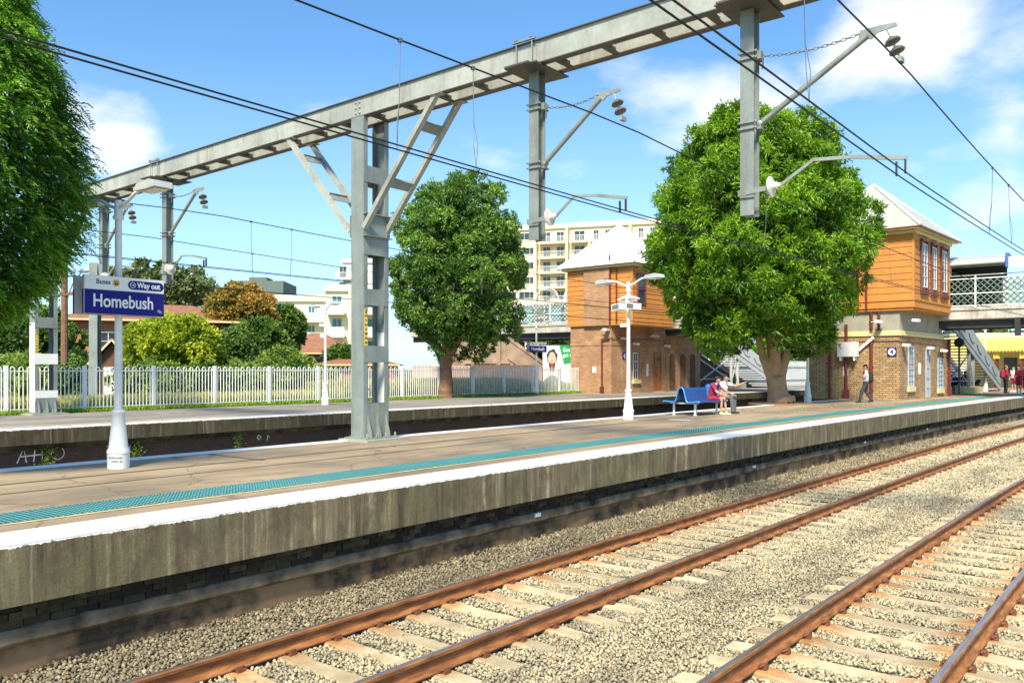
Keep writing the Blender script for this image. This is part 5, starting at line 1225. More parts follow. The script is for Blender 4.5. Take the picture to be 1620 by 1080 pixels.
# ---- general facade building
def facade(name, label, cat, loc, rz, w_, d_, floors, fh, bays, wall, glass, group=None, parapet=.8, balc=None, base=0, gh=.62, slabcol=None, every=1):
    r = thing(name, label, cat, loc, rz, group)
    part('wall', wall, r, lambda w: (w.box(0, w_, 0, d_, base, floors * fh), w.box(-.25, w_ + .25, -.35, d_ + .2, floors * fh + .001, floors * fh + .35)))
    part('roof_parapet', wall, r, lambda w: w.box(0, w_, .05, d_, floors * fh + .351, floors * fh + parapet))
    for i in range(0, len(bays)):
        x0, x1, kind = bays[i]
        for k in range(floors):
            z = k * fh
            if base and z < 0: continue
            if kind == 'w':
                window(r, 'x', x0, x1, z + fh * .32, z + fh * .32 + fh * .5, 0, -1, [M_wframe, glass], max(2, int((x1 - x0) / .9)), 1, frame=.09, deep=.10)
            elif kind == 'p': pass
            else:
                n = 2 if x1 - x0 > 3.4 else 1; ww = (x1 - x0) / n
                for j in range(n): window(r, 'x', x0 + j * ww + .5, x0 + (j + 1) * ww - .5, z + .08, z + fh * .80, 0, -1, [M_wframe, glass], 2, 1, frame=.08, deep=.08, name='balcony_door')
                b = part('balcony', slabcol or wall, r, lambda w: (w.box(x0, x1, -1.5, -.003, z - .12, z + .06), w.box(x0, x1, -1.6, -1.501, z - .22, z + .12)))
                part('balustrade', balc or M_wframe, b, lambda w: (w.box(x0 + .05, x1 - .05, -1.50, -1.45, z + 1.02, z + 1.09), [w.box(x, x + .05, -1.49, -1.46, z + .121, z + 1.02) for x in np.arange(x0 + .1, x1 - .05, .22)]) if balc is None else w.box(x0, x1, -1.5, -1.45, z + .121, z + 1.0))
        if kind == 'p': part('pier', wall, r, lambda w: w.box(x0, x1, -1.7, -.002, base, floors * fh + .0))
    return r
hx_, hy_ = W(800, 146)
facade('tower_block', 'tall cream apartment tower with rows of balconies behind the white pyramid roof', 'building', (hx_, hy_, 0), math.radians(21), 40, 16, 10, 2.53,
       [(.4, 2.0, 'w'), (2.4, 5.4, 'w'), (5.5, 6.0, 'p'), (6.2, 11.0, 'b'), (11.1, 11.5, 'p'), (11.7, 14.6, 'b'), (15.0, 19.0, 'b'), (19.4, 21.4, 'w'), (21.8, 22.2, 'p'), (22.6, 26.4, 'b'), (26.8, 29.4, 'w'), (30, 35, 'b')], M_hcream, M_glass, parapet=.9)
M_tglass = mat('teal_glass', (.05, .20, .19), .15, 0, .2)
M_bglass = mat('balcony_glass', (.55, .68, .64), .15, 0, .1)
ax_, ay_ = W(400, 104)
facade('apartment_building', 'long cream apartment building with teal windows, right of the autumn tree', 'building', (ax_, ay_, 0), math.radians(44), 10.3, 10, 4, 2.45, [(1.5, 5.6, 'b'), (6.2, 10.0, 'b')], M_acream, M_tglass, balc=M_bglass, group='cream apartment buildings')
ax_, ay_ = W(515.5, 98)
facade('apartment_building', 'taller cream apartment wing with teal windows, just left of the centre mast', 'building', (ax_, ay_, 0), math.radians(40), 6.2, 8, 4, 2.62, [(.2, 2.4, 'b'), (2.9, 3.3, 'p'), (3.5, 6.0, 'b')], M_acream, M_tglass, balc=M_bglass, group='cream apartment buildings')
ax_, ay_ = W(543, 150)
facade('distant_tower', 'distant white tower with stacked balconies, peeping out left of the centre mast', 'building', (ax_, ay_, 0), math.radians(38), 6, 7, 7, 2.9, [(-1.2, 3.5, 'b')], mat('tower_white', (.75, .75, .72), .7), M_glass)
ax_, ay_ = W(336, 140)
r = thing('office_block', 'flat roofed grey green block rising behind the autumn tree', 'building', (ax_, ay_, 0), math.radians(40)); mg = mat('greygreen_cladding', (.12, .16, .14), .7, 0, .08)
part('wall', mg, r, lambda w: (w.box(0, 14.5, 0, 12, 0, 13.6), w.box(2.8, 11.5, 1, 11, 13.601, 16.2), w.box(5.5, 8.5, 2, 6, 16.201, 16.9))); part('side_wing', mat('greygreen_light', (.20, .24, .20), .7), r, lambda w: w.box(-3, -.002, 1, 9, 0, 14.5))
# ---- houses behind the left fence
def house(loc, rz, w_, d_, ze, zr, ridge, wins, label, wall=M_obrick, name='brick_house'):
    r = thing(name, label, 'house', loc, rz, 'red roofed houses behind the fence')
    part('wall', wall, r, lambda w: w.box(0, w_, 0, d_, -.1, ze))
    rf = part('roof', M_terr, r, lambda w: (hiproof(w, -.5, w_ + .5, -.5, d_ + .5, ze + .06, zr, ridge), w.box(-.45, w_ + .45, -.45, d_ + .45, ze + .001, ze + .059)))
    part('gutter', M_cream2, rf, lambda w: (w.box(-.58, w_ + .58, -.60, -.505, ze - .02, ze + .10),))
    for (x0, x1, z0, z1) in wins:
        o = window(r, 'x', x0, x1, z0, z1, 0, -1, [M_wframe, M_glass], 2, 2, frame=.07); part('sill', M_cream2, o, lambda w: w.box(x0 - .1, x1 + .1, -.12, -.003, z0 - .12, z0 - .003))
    return r
a = W(92, 52); house((a[0], a[1], 0), math.radians(62), 11.5, 10, 4.5, 5.95, 4.5, [(2.2, 3.4, 2.6, 3.8), (4.1, 4.8, 2.9, 3.6), (5.1, 5.8, 2.9, 3.6), (8.2, 9.8, 3.0, 4.0)], 'orange brick house with terracotta roof behind the station sign')
a = W(226, 58); house((a[0], a[1], 0), math.radians(55), 7, 8, 4.2, 5.7, 2, [(1, 2, 2.4, 3.6)], 'orange brick house half hidden by the lime and autumn trees')
a = W(432, 74); house((a[0], a[1], 0), math.radians(40), 6.4, 7, 2.75, 4.75, 1.2, [(1.2, 2.4, 1.3, 2.3), (3.4, 5.2, 1.6, 2.4)], 'small red roofed cottage before the cream apartments', name='cottage')
a = W(500, 66); house((a[0], a[1], 0), math.radians(42), 6, 6, 1.7, 2.4, 2, [(1, 2, .6, 1.2)], 'low red tiled outbuilding left of the centre mast', name='outbuilding')
a = W(148, 43); r = thing('garden_shed', 'small dark gabled shed with a white door under the orange house', 'shed', (a[0], a[1], 0), math.radians(60)); M_timb = mat('shed_timber', (.16, .075, .05), .8)
part('wall', M_timb, r, lambda w: w.prism([(0, 0), (1.7, 0), (1.7, 1.75), (.85, 2.75), (0, 1.75)], 0, 2.2)); part('roof', M_terr, r, lambda w: (w.prism([(-.3, 1.55), (.85, 2.92), (.85, 3.02), (-.4, 1.6)], -.3, 2.4), w.prism([(2.0, 1.55), (.85, 2.92), (.85, 3.02), (2.1, 1.6)], -.3, 2.4)))
part('bargeboard', M_cream2, r, lambda w: (w.bar((-.35, -.32, 1.58), (.85, -.32, 2.96), .03, .1), w.bar((2.05, -.32, 1.58), (.85, -.32, 2.96), .03, .1))); part('door', M_signw, r, lambda w: w.box(.5, 1.3, -.04, -.003, .0, 1.55))
# power pole and small street lamp
a = W(102, 36); r = thing('power_pole', 'brown timber power pole beside the left mast', 'pole', (a[0], a[1], 0)); part('pole', M_bark2, r, lambda w: w.tube([(0, 0, -.1), (0, 0, 7.2)], [.16, .12], 10)); part('crossarm', M_bark2, r, lambda w: w.box(-1, 1, -.05, .05, 4.6, 4.72))
a = W(104, 37); r = thing('street_lamp', 'small street lamp head reaching out above the station sign', 'street lamp', (a[0], a[1], 0), YAW)
part('arm', M_steel, r, lambda w: w.tube([(0, 0, 4.4), (.3, 0, 5.2), (.7, 0, 5.75)], .03, 6)); part('lamp_head', M_steelp2, r, lambda w: w.lathe([(.03, -.35), (.09, -.15), (.12, .1), (.08, .3), (.02, .36)], (.85, 0, 5.8), 10, axis=(1, 0, .1)))
a = W(150.5, 34); r = thing('signal_mast', 'grey steel mast behind the fence, left of the name sign post', 'mast', (a[0], a[1], 0), YAW); part('mast', M_steel, r, lambda w: (w.box(-.17, .17, -.17, -.15, -.1, 5.75), w.box(-.17, .17, .15, .17, -.1, 5.75), w.box(-.01, .01, -.15, .15, -.1, 5.75))); part('arm', M_steel, r, lambda w: (w.tube([(.15, -.1, 3.75), (.6, -.3, 4.3)], .03, 6), w.lathe([(.1, -.1), (.12, 0), (.06, .1)], (1.0, -.1, 3.9), 8), w.tube([(.6, -.3, 4.3), (1.3, -.1, 4.1)], .02, 5)))
# cars behind the fence
def car(loc, rz, col, label):
    r = thing('parked_car', label, 'car', loc, rz, 'cars parked beyond the fence'); m = mat('car_' + col[0], col[1], .25, .2, .05)
    body = [(0, .35), (.05, .62), (.9, .80), (1.35, .84), (2.0, 1.36), (3.3, 1.40), (4.0, .95), (4.3, .9), (4.35, .4), (4.2, .28), (.1, .28)]
    part('body', m, r, lambda w: w.prism(body, 0, 1.7)); part('window', M_glass, r, lambda w: (w.prism([(1.5, .86), (2.06, 1.30), (3.25, 1.33), (3.75, .95)], -.004, -.0005), w.prism([(1.5, .86), (2.06, 1.30), (3.25, 1.33), (3.75, .95)], 1.7005, 1.704)))
    for x in (.85, 3.45):
        for y, s in ((-.02, -1), (1.72, 1)):
            wh = part('wheel', M_dark, r, lambda w: w.lathe([(.31, 0), (.31, .2)], (x, y, .31), 18, axis=(0, -s, 0))); part('rim', M_steelp2, wh, lambda w: w.lathe([(.18, 0), (.16, .01)], (x, y, .31), 12, axis=(0, s, 0)))
    for y in (.3, 1.4): part('headlight', M_signw, r, lambda w: w.box(-.01, .03, y - .15, y + .15, .5, .6))
    return r
a = W(166, 46); car((a[0], a[1], 0), math.radians(60), ('blue', (.12, .16, .28)), 'blue car behind the fence at the right of the name sign post')
a = W(520, 50); car((a[0], a[1], 0), math.radians(45), ('red', (.50, .03, .04)), 'red car behind the fence just left of the centre mast')
a = W(2, 42); car((a[0], a[1], 0), math.radians(45), ('navy', (.05, .07, .18)), 'dark blue car behind the fence at the far left edge')
# ---- brown stair block behind the forked tree
a = W(705, 60); r = thing('stone_steps', 'brown rendered stair block sloping down to the right behind the forked tree', 'stair block', (a[0], a[1], -.05), math.radians(20))
part('wall', M_stone2, r, lambda w: (w.box(0, 4.7, 0, 4, 0, 3.5), w.box(1.5, 4.85, -.12, -.003, 1.85, 2.05), w.box(2.0, 2.2, -.1, -.003, 0, 3.5), w.box(3.9, 4.2, -.14, -.003, 0, 3.62)))
part('parapet', M_stone2, r, lambda w: (w.prism([(4.701, 3.5), (7.4, 1.6), (7.4, .0), (4.701, 0)], 0, .35), w.prism([(4.6, 3.6), (7.6, 1.55), (7.6, 1.72), (4.6, 3.8)], -.06, .42), w.prism([(4.701, 2.2), (7.3, .5), (7.3, .65), (4.701, 2.38)], -.09, -.003)))
part('pink_panel', mat('pink_render', (.48, .33, .27), .9), r, lambda w: w.box(-2.5, 1.95, -.2, -.101, 0, 1.7))
r = thing('brown_hoarding', 'dark brown slatted screen behind the fence left of the face poster', 'screen', W(745, 54) + (-.05,), math.radians(20)); part('slats', mat('hoarding_brown', (.16, .11, .09), .8), r, lambda w: [w.box(i * .3, i * .3 + .27, 0, .06, 0, 1.75) for i in range(15)])
# ---- face poster
a = W(858.5, 53.3); r = thing('billboard', 'white and green advertising poster with a shouting curly haired man, beside the red brick wall', 'poster', (a[0], a[1], 0), math.radians(2))
Wd, z0, z1 = 2.75, .2, 2.92
part('frame', M_dark, r, lambda w: (w.box(-.06, Wd + .06, .03, .12, z0 - .06, z1 + .06), w.box(.3, .4, .121, .2, -.1, 2.5), w.box(2.2, 2.3, .121, .2, -.1, 2.5)))
sh = part('poster_sheet', mat('poster_white', (.78, .80, .80), .5, 0, .02), r, lambda w: w.box(0, Wd, .0, .029, z0, z1))
def flat(name, m, poly, d): return part(name, m, sh, lambda w: w.prism(poly, -d - .002, -d))
MG = mat('poster_green', (.02, .36, .10), .5, 0, .02); Ms = mat('poster_skin', (.78, .50, .40), .5, 0, .05)
def ell(cx0, cz, a, b, n=20, j=0): return [(cx0 + (a + (j * math.sin(7 * q))) * math.cos(q), cz + (b + j * math.cos(5 * q)) * math.sin(q)) for q in np.linspace(0, 2 * PI, n, endpoint=False)]
flat('green_shape', MG, [(1.25, z1), (Wd, z1), (Wd, 1.9), (1.62, 1.72)], .001)
flat('jacket', mat('poster_jacket', (.10, .12, .14), .6), [(.02, z0), (.02, .62), (.35, .88), (.65, 1.1), (.92, 1.02), (1.2, .82), (1.8, .55), (1.9, z0)], .003)
flat('hair', mat('poster_hair', (.05, .04, .035), .7), ell(.72, 2.22, .40, .46, 30, .04), .005)
flat('face', Ms, ell(.72, 2.02, .29, .50), .008); flat('neck', Ms, [(.55, 1.02), (.9, 1.02), (.92, 1.6), (.53, 1.6)], .0065)
flat('beard', mat('poster_beard', (.10, .07, .055), .7), [(.46, 1.95), (.5, 1.55), (.62, 1.30), (.82, 1.30), (.94, 1.55), (.98, 1.95), (.86, 1.80), (.58, 1.80)], .011)
flat('mouth', mat('poster_mouth', (.45, .06, .06), .6), ell(.72, 1.60, .09, .19), .014)
for s in (-1, 1):
    flat('eye', M_signw, ell(.72 + s * .11, 2.12, .05, .035, 12), .011); flat('pupil', M_dark, ell(.72 + s * .11, 2.12, .02, .02, 8), .0135); flat('eyebrow', mat('poster_hair', (.05, .04, .035)), ell(.72 + s * .12, 2.22, .075, .018, 10), .011)
flat('nose', mat('poster_nose', (.50, .25, .18), .6), [(.69, 2.1), (.75, 2.1), (.79, 1.86), (.65, 1.86)], .0115)
textmesh('Get e', .34, M_signw, 'lettering', sh, (1.52, -.006, 2.62), (PI / 2, 0, 0), .004); textmesh('get th', .34, M_signw, 'lettering', sh, (1.52, -.006, 2.30), (PI / 2, 0, 0), .004)
# ---- far station building on the island
a = (-13.0, 71.5); r = thing('canopy_building', 'yellow station building with scalloped canopy and maroon posts at the far right', 'building', (a[0], a[1], 0), -.09)
part('wall', mat('yellow_wall', (.76, .60, .26), .7, 0, .06), r, lambda w: w.box(.2, 8.4, 3.5, 12, 0, 3.4)); part('awning', mat('yellow_roof', (.80, .62, .16), .6, 0, .06), r, lambda w: (w.prism([(-.2, 3.35), (3.5, 3.75), (12, 4.1), (12, 4.0), (3.5, 3.6), (-.2, 3.28)], 0.0, 9.5, 'x'), w.box(-.1, 9.6, -.25, -.205, 2.82, 3.5)))
part('valance', M_yellow, r, lambda w: [w.prism([(i * .22, 2.82), (i * .22 + .11, 2.66), (i * .22 + .22, 2.82)], -.26, -.2) for i in range(43)])
for x in (2.9, 4.6, 6.5, 8.4): part('post', M_maroon, r, lambda w: (w.box(x - .1, x + .1, .1, .3, 0, 2.2), w.box(x - .17, x + .17, .03, .37, 0, .3))); part('capital', M_yellow, r, lambda w: w.box(x - .2, x + .2, .0, .4, 2.2, 2.66))
part('door', M_maroon, r, lambda w: (w.box(4.0, 6.0, 3.42, 3.497, 0, 2.4),)); part('window', M_glass, r, lambda w: w.box(2.6, 3.5, 3.44, 3.497, 1.0, 2.3)); part('window', M_glass, r, lambda w: w.box(4.2, 4.8, 3.38, 3.419, 1.0, 2.2))
a = W(1505, 118); r = thing('cream_warehouse', 'long low cream building far behind the stairs at the right', 'building', (a[0], a[1], 0), math.radians(30)); part('wall', mat('warehouse_cream', (.80, .70, .42), .8, 0, .05), r, lambda w: w.box(0, 26, 0, 10, 0, 5.8)); part('roof', M_hcream, r, lambda w: w.box(-.3, 26.3, -.3, 10.3, 5.801, 6.4)); part('vent', M_greywire, r, lambda w: w.box(6, 6.6, -.31, -.301, 4.2, 5.4))
a = (-16.2, 66); r = thing('pale_wall', 'pale yellow wall with white fence behind the grey stairs', 'wall', (a[0], a[1], 0), -.09); part('wall', mat('yellow_wall', (.76, .60, .26)), r, lambda w: w.box(-1.5, 4.6, 14, 14.3, 0, 4.1)); part('fence', M_white, r, lambda w: [w.box(i * .14 - 1, i * .14 - .9, 13.0, 13.03, 0, 1.7) for i in range(34)])
# ================================================================== people
def capsule(w, p, q, r0, r1, n=10, flat=1.0):
    p = Vector(p); q = Vector(q); d = (q - p); L_ = d.length; d = d.normalized() if L_ > 1e-6 else Vector((0, 0, 1))
    ref = Vector((1, 0, 0)) if abs(d.x) < .8 else Vector((0, 1, 0)); a = d.cross(ref).normalized(); b = d.cross(a)
    rings = []
    for k in range(4): th = PI / 2 * (1 - (k + .0) / 4); rings.append((p - d * r0 * math.sin(th), max(r0 * math.cos(th), r0 * .05)))
    rings.append((p, r0)); rings.append((q, r1))
    for k in range(1, 5): th = PI / 2 * k / 4; rings.append((q + d * r1 * math.sin(th), max(r1 * math.cos(th), r1 * .05)))
    vs = [c + (a * math.cos(2 * PI * j / n) + b * math.sin(2 * PI * j / n)) * rr for c, rr in rings for j in range(n)]; K = len(rings)
    fs = [(i * n + j, i * n + (j + 1) % n, (i + 1) * n + (j + 1) % n, (i + 1) * n + j) for i in range(K - 1) for j in range(n)] + [tuple(range(n))[::-1], tuple((K - 1) * n + j for j in range(n))]
    w.add(vs, fs)
def fused(name, caps, m, parent, voxel=.011, smooth=4):
    w = MB()
    for c in caps: capsule(w, *c)
    o = w.build('tmp', m)
    md = o.modifiers.new('r', 'REMESH'); md.mode = 'VOXEL'; md.voxel_size = voxel
    ms = o.modifiers.new('s', 'SMOOTH'); ms.iterations = smooth; ms.factor = .5
    bpy.context.view_layer.update()
    me = bpy.data.meshes.new_from_object(o.evaluated_get(bpy.context.evaluated_depsgraph_get())); me.polygons.foreach_set('use_smooth', [True] * len(me.polygons)); me.name = name
    bpy.data.objects.remove(o); n = bpy.data.objects.new(name, me); COL.objects.link(n); n.parent = parent; return n
def V3(*a): return Vector(a)
def hand_caps(wr, d, up, s=1, curl=.5):
    "palm, four curled fingers of different length and a thumb; d = pointing direction, up = back of the hand"
    d = Vector(d).normalized(); up = (Vector(up) - d * Vector(up).dot(d)).normalized(); sd = d.cross(up) * s
    C = [(wr, wr + d * .045, .022, .026)]; C.append((wr + d * .03 + sd * .018, wr + d * .075 + sd * .020, .017, .016)); C.append((wr + d * .03 - sd * .018, wr + d * .075 - sd * .018, .017, .015))
    for i, l in enumerate((.068, .076, .070, .055)):
        b = wr + d * .08 + sd * (.030 - .020 * i); k = b + d * l * .5; e = k + (d * (1 - curl) - up * curl).normalized() * l * .5; C.append((b, k, .0098, .009)); C.append((k, e, .009, .0078))
    t0 = wr + d * .03 + sd * .032; C.append((t0, t0 + (sd * .8 + d * .6).normalized() * .035, .012, .011)); C.append((t0 + (sd * .8 + d * .6).normalized() * .035, t0 + (sd * .45 + d * .9).normalized() * .068, .011, .009))
    return C
def person(label, loc, rz, J, cols, h=1.0, sleeves=.55, shorts=False, tie=False, pack=None, long_sleeve=False, vox=.012, group=None, phone=False):
    r = thing('person', label, 'person', loc, rz, group)
    r.scale = (h, h, h)
    sk = mat('skin', (.5, .3, .2)); P = {k: Vector(v) for k, v in J.items()}
    hd, nk, ch, pl = P['head'], P['neck'], P['chest'], P['pelvis']
    f = P['face'].normalized(); right = f.cross(Vector((0, 0, 1))).normalized(); up = right.cross(f)
    C = []
    C += [(hd + up * .03 - f * .015, hd + up * .035 - f * .02, .092, .090), (hd - up * .02 + f * .012, hd - up * .075 + f * .035, .076, .046), (nk, hd - up * .05 - f * .02, .052, .050)]
    C += [(hd + f * .082 + up * .005, hd + f * .098 - up * .03, .010, .015), (hd + f * .068 - up * .062, hd + f * .070 - up * .068, .026, .018)]
    for s in (-1, 1): C += [(hd + right * s * .083 - f * .005 - up * .01, hd + right * s * .086 - f * .012 + up * .025, .013, .015), (hd + f * .066 + right * s * .034 + up * .03, hd + f * .066 + right * s * .015 + up * .03, .015, .012)]
    sl, sr = P['shL'], P['shR']; mid = (sl + sr) / 2
    tor = [(pl + (P['hipL'] - pl) * .5, ch + (sl - mid) * .45, .105, .105), (pl + (P['hipR'] - pl) * .5, ch + (sr - mid) * .45, .105, .105), (sl, sr, .055, .055), (ch, nk, .09, .055)]
    C += tor
    for s in 'LR':
        C += [(P['sh' + s], P['el' + s], .048, .036), (P['el' + s], P['wr' + s], .037, .025), (P['hip' + s], P['kn' + s], .082, .054), (P['kn' + s], P['an' + s], .052, .034)]
        d = P['wr' + s] - P['el' + s]; hdn = P.get('hd' + s, d)
        C += hand_caps(P['wr' + s] + d.normalized() * .01, hdn, P.get('hu' + s, Vector((0, 0, 1)) if abs(d.normalized().z) < .8 else f), 1 if s == 'L' else -1)
        to = P['toe' + s]; C.append((P['an' + s] - Vector((0, 0, .03)), P['an' + s] + to * .09 - Vector((0, 0, .045)), .03, .028))
    b = fused('body', C, sk, r, vox)
    # eyes and mouth
    w = MB()
    for s in (-1, 1): w.lathe([(.011, 0), (.008, .004)], hd + f * .088 + right * s * .033 + up * .012, 8, 0, axis=f)
    w.build('eyes', M_dark, b); w = MB(); w.bar(hd + f * .089 - up * .050 - right * .02, hd + f * .089 - up * .050 + right * .02, .006, .008); w.build('mouth', mat('lips', (.35, .12, .10)), b)
    # hair
    HC = [(hd + up * .055 - f * .03, hd + up * .06 - f * .035, .094, .092), (hd - f * .055 + up * .0, hd - f * .05 - up * .03, .062, .05), (hd + up * .085 + f * .035 - right * .03, hd + up * .085 + f * .035 + right * .03, .042, .042)]
    fused('hair', HC, mat('hair_' + cols.get('hairn', 'black'), cols.get('hair', (.012, .009, .008)), .6), r, .01)
    # shirt
    k = .018; SC = [(a, c, r0 + k, r1 + k) for a, c, r0, r1 in tor[:3]] + [(ch, nk - Vector((0, 0, .03)), .105, .070)]
    for s in 'LR':
        if long_sleeve: SC += [(P['sh' + s], P['el' + s], .070, .055), (P['el' + s], P['el' + s].lerp(P['wr' + s], .93), .055, .040)]
        else: SC += [(P['sh' + s], P['sh' + s].lerp(P['el' + s], sleeves), .070, .062)]
    fused('shirt', SC, cols['shirt'], r, vox)
    if cols.get('collar'): w = MB(); w.lathe([(.068, -.02), (.072, .02), (.062, .025)], nk + Vector((0, 0, .0)), 14); w.build('collar', cols['collar'], r)
    # legs
    PC = [(P['hipL'], P['hipR'], .125, .125), (pl, pl + Vector((0, 0, .05)), .12, .118)]
    for s in 'LR':
        if shorts: PC += [(P['hip' + s], P['hip' + s].lerp(P['kn' + s], .72), .112, .098)]
        else: PC += [(P['hip' + s], P['kn' + s], .108, .078), (P['kn' + s], P['kn' + s].lerp(P['an' + s], .95), .077, .062)]
    fused('shorts' if shorts else 'trousers', PC, cols['legs'], r, vox)
    for s in 'LR':
        to = P['toe' + s].normalized(); a = P['an' + s]; g = a.z - .07
        fused('shoe', [(a - Vector((0, 0, .035)) - to * .03, a + to * .15 - Vector((0, 0, .048)), .044, .032), (a, a - Vector((0, 0, .03)), .042, .045)], cols['shoes'], r, .012)
        if cols.get('socks'): w = MB(); w.tube([a.lerp(P['kn' + s], .0), a.lerp(P['kn' + s], .28)], [.046, .052], 12); w.build('sock', cols['socks'], r)
    if tie: w = MB(); q = ch + (P.get('cf', f) * .126); w.bar(nk + P.get('cf', f) * .075 - Vector((0, 0, .02)), q - Vector((0, 0, .08)), .055, .012, up=P.get('cf', f)); w.build('tie', M_maroon, r)
    if pack:
        bd = P.get('cf', f) * -1; c = ch + bd * .19 - Vector((0, 0, .05)); fused('backpack', [(c + Vector((0, 0, .12)) + right * .05, c - Vector((0, 0, .14)) + right * .06, .11, .13), (c + Vector((0, 0, .12)) - right * .05, c - Vector((0, 0, .14)) - right * .06, .11, .13)], pack, r, .015)
        w = MB()
        for q in (sl, sr): m_ = mid.lerp(q, .62); w.tube([m_ + bd * .10 + Vector((0, 0, .04)), m_ + Vector((0, 0, .078)), m_ - bd * .09 + Vector((0, 0, -.02)), m_ - bd * .125 + Vector((0, 0, -.22)), m_ + bd * .05 + Vector((0, 0, -.32))], .018, 6)
        w.build('backpack_strap', pack, r)
    if phone:
        c = (P['wrL'] + P['wrR']) / 2 + f * .09 + Vector((0, 0, .03)); w = MB(); w.box(c.x - .035, c.x + .035, c.y - .006, c.y + .006, c.z - .04, c.z + .09); o = w.build('phone', M_dark, None); o.location = r.location; o.rotation_euler.z = rz; tag(o, 'dark phone held by the standing schoolboy in white shirt', 'phone')
    return r
def m_(n, c, ro=.8): return mat(n, c, ro, 0, .12, 9)
C_w = m_('shirt_white', (.74, .74, .74)); C_m = m_('cloth_maroon', (.30, .015, .05)); C_g = m_('trousers_grey', (.045, .055, .06)); C_bk = m_('cloth_black', (.02, .02, .022)); C_bl = m_('bag_blue', (.03, .13, .42)); C_red = m_('cloth_red', (.55, .02, .03)); C_jean = m_('jeans_blue', (.16, .28, .42)); C_sw = m_('shoe_pale', (.62, .68, .40)); C_sb = m_('shoe_black', (.02, .02, .02)); C_ww = m_('shoe_white', (.72, .72, .70))
stand = dict(pelvis=(0, 0, .90), hipL=(-.09, 0, .88), hipR=(.09, 0, .88), chest=(0, .01, 1.20), neck=(0, .01, 1.40), head=(0, .04, 1.535), face=(0, 1, 0), shL=(-.175, 0, 1.35), shR=(.175, 0, 1.35),
             knL=(-.10, .02, .48), knR=(.10, .02, .48), anL=(-.10, -.01, .08), anR=(.10, -.01, .08), toeL=(0, 1, 0), toeR=(0, 1, 0), elL=(-.23, -.03, 1.09), elR=(.23, -.03, 1.09), wrL=(-.22, .10, .88), wrR=(.22, .10, .88))
walk = dict(stand, knL=(-.09, .17, .50), anL=(-.09, .27, .09), knR=(.09, -.02, .48), anR=(.10, -.25, .11), elL=(-.23, .03, 1.10), elR=(.23, .03, 1.10), wrL=(-.09, .27, 1.20), wrR=(.07, .27, 1.19), face=(0, 1, -.35), cf=(0, 1, 0), hdL=(.3, .6, .7), hdR=(-.3, .6, .7))
x, y = W(1370, 36.3)
person('schoolboy in white shirt and maroon tie walking with a phone, before the brown brick wall', (x, y, 0), math.radians(90 + 22), walk, dict(shirt=C_w, legs=C_g, shoes=C_sb), .985, tie=True, pack=C_bk, phone=False)
o = MB(); o.box(-.037, .037, -.006, .006, -.04, .09); o = o.build('phone', M_signw); q = Matrix.Rotation(math.radians(112), 4, 'Z') @ Vector((0, .355, 1.235)); o.location = (x + q.x, y + q.y, q.z); o.rotation_euler = (-.5, 0, math.radians(112)); tag(o, 'pale phone in the hands of the walking schoolboy', 'phone')
# seated figures; local +y is the way they face
sit = dict(pelvis=(0, 0, .56), hipL=(-.09, .03, .54), hipR=(.09, .03, .54), chest=(0, .10, .85), neck=(0, .19, 1.03), head=(0, .26, 1.15), face=(.75, 1, -.1), cf=(0, 1, 0), shL=(-.17, .15, .99), shR=(.17, .15, .99),
           knL=(-.12, .44, .56), knR=(.10, .44, .56), anL=(-.12, .50, .09), anR=(.10, .44, .09), toeL=(0, 1, 0), toeR=(.2, 1, 0), elL=(-.21, .30, .76), elR=(.22, .34, .76), wrL=(-.07, .52, .66), wrR=(.09, .52, .66), hdL=(.5, .8, -.2), hdR=(-.5, .8, -.2))
sitp = dict(sit, chest=(0, .07, .87), neck=(0, .12, 1.06), head=(0, .16, 1.19), face=(.9, 1, .05), shL=(-.17, .09, 1.02), shR=(.17, .12, 1.02), elR=(.30, .36, .93), wrR=(.50, .54, 1.02), hdR=(.8, .5, .35), elL=(-.2, .25, .80), wrL=(-.08, .45, .66))
bx0, by0 = -11.85, 25.75
person('boy in maroon polo shirt and shorts with blue backpack sitting on the bench', (bx0, by0 - .05, -.03), -PI / 2 - .06 + math.radians(0), {k: ((-v[0], v[1], v[2])) if k in ('face', 'toeL', 'toeR') else v for k, v in sit.items()}, dict(shirt=C_m, legs=C_m, shoes=C_sw, collar=m_('collar_blue', (.45, .55, .75))), .98, shorts=True, pack=C_bl, vox=.011)
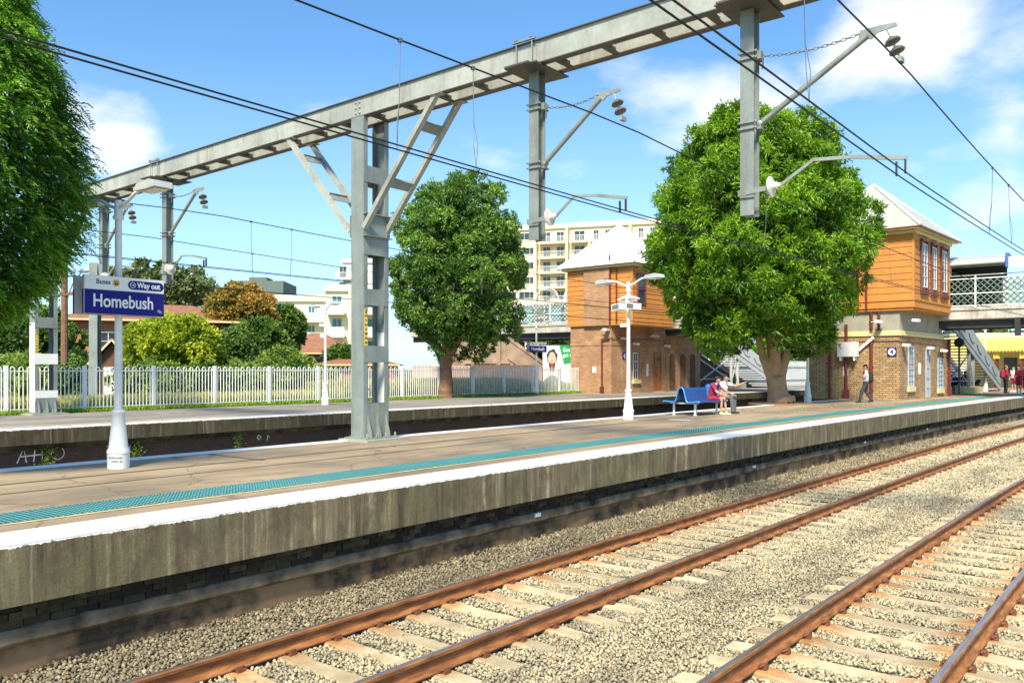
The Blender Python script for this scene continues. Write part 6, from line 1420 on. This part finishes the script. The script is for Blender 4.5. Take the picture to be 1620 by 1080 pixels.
def mir(J):
    M = {}
    for k, v in J.items():
        k2 = k.replace('L', '#').replace('R', 'L').replace('#', 'R') if k[-1] in 'LR' else k; M[k2] = (-v[0], v[1], v[2])
    return M
person('boy in white shirt and grey trousers on the bench pointing with one arm', (bx0 + .05, by0 + .62, -.03), -PI / 2 - .06, mir(sitp), dict(shirt=C_w, legs=m_('trousers_midgrey', (.11, .12, .125)), shoes=C_sb), 1.0, vox=.011)
# far group at the right
far = 'schoolchildren and passengers at the far right'
def far_p(px, t, *a, **k):
    x, y = W(px, t); return person(a[0], (x, y, 0), a[1], a[2], a[3], group=far, vox=.02, **k)
far_p(1591, 50, 'pupil in maroon jumper and black trousers standing with a maroon bag by the distant bench', math.radians(-60), dict(stand, wrL=(-.1, .28, 1.1), wrR=(.1, .28, 1.1)), dict(shirt=C_m, legs=C_bk, shoes=C_sb, hair=(.20, .09, .03), hairn='ginger'), long_sleeve=True, pack=C_m)
far_p(1604, 52.5, 'pupil in white shirt standing behind the one in the maroon blazer', math.radians(150), stand, dict(shirt=C_w, legs=C_m, shoes=C_ww), shorts=True, h=.97)
far_p(1612, 48, 'pupil in maroon blazer and maroon shorts with white shoes at the right edge', math.radians(150), dict(stand, wrL=(-.1, .25, 1.05), wrR=(.1, .25, 1.0)), dict(shirt=C_m, legs=C_m, shoes=C_ww, socks=C_ww, collar=C_w), long_sleeve=True, shorts=True, h=1.0)
far_p(1623, 48.5, 'partly cut off pupil with blue bag at the very right edge', math.radians(120), stand, dict(shirt=C_m, legs=C_bk, shoes=C_sb), pack=C_bl, h=1.0)
x2, y2 = -10.9, 60.0
person('passenger in red top and jeans sitting on the distant bench', (x2 + .7, y2 + .30, -.03), PI - .2, sit, dict(shirt=C_red, legs=C_jean, shoes=C_sb), 1.05, long_sleeve=True, vox=.02, group=far)
w = MB(); fo = fused('bag', [((0, 0, .12), (.1, .02, .28), .15, .11)], C_bk, None, .02); fo.location = (x2 + 1.35, y2 - .2, .42); tag(fo, 'black bag on the distant bench beside the person in red', 'bag')
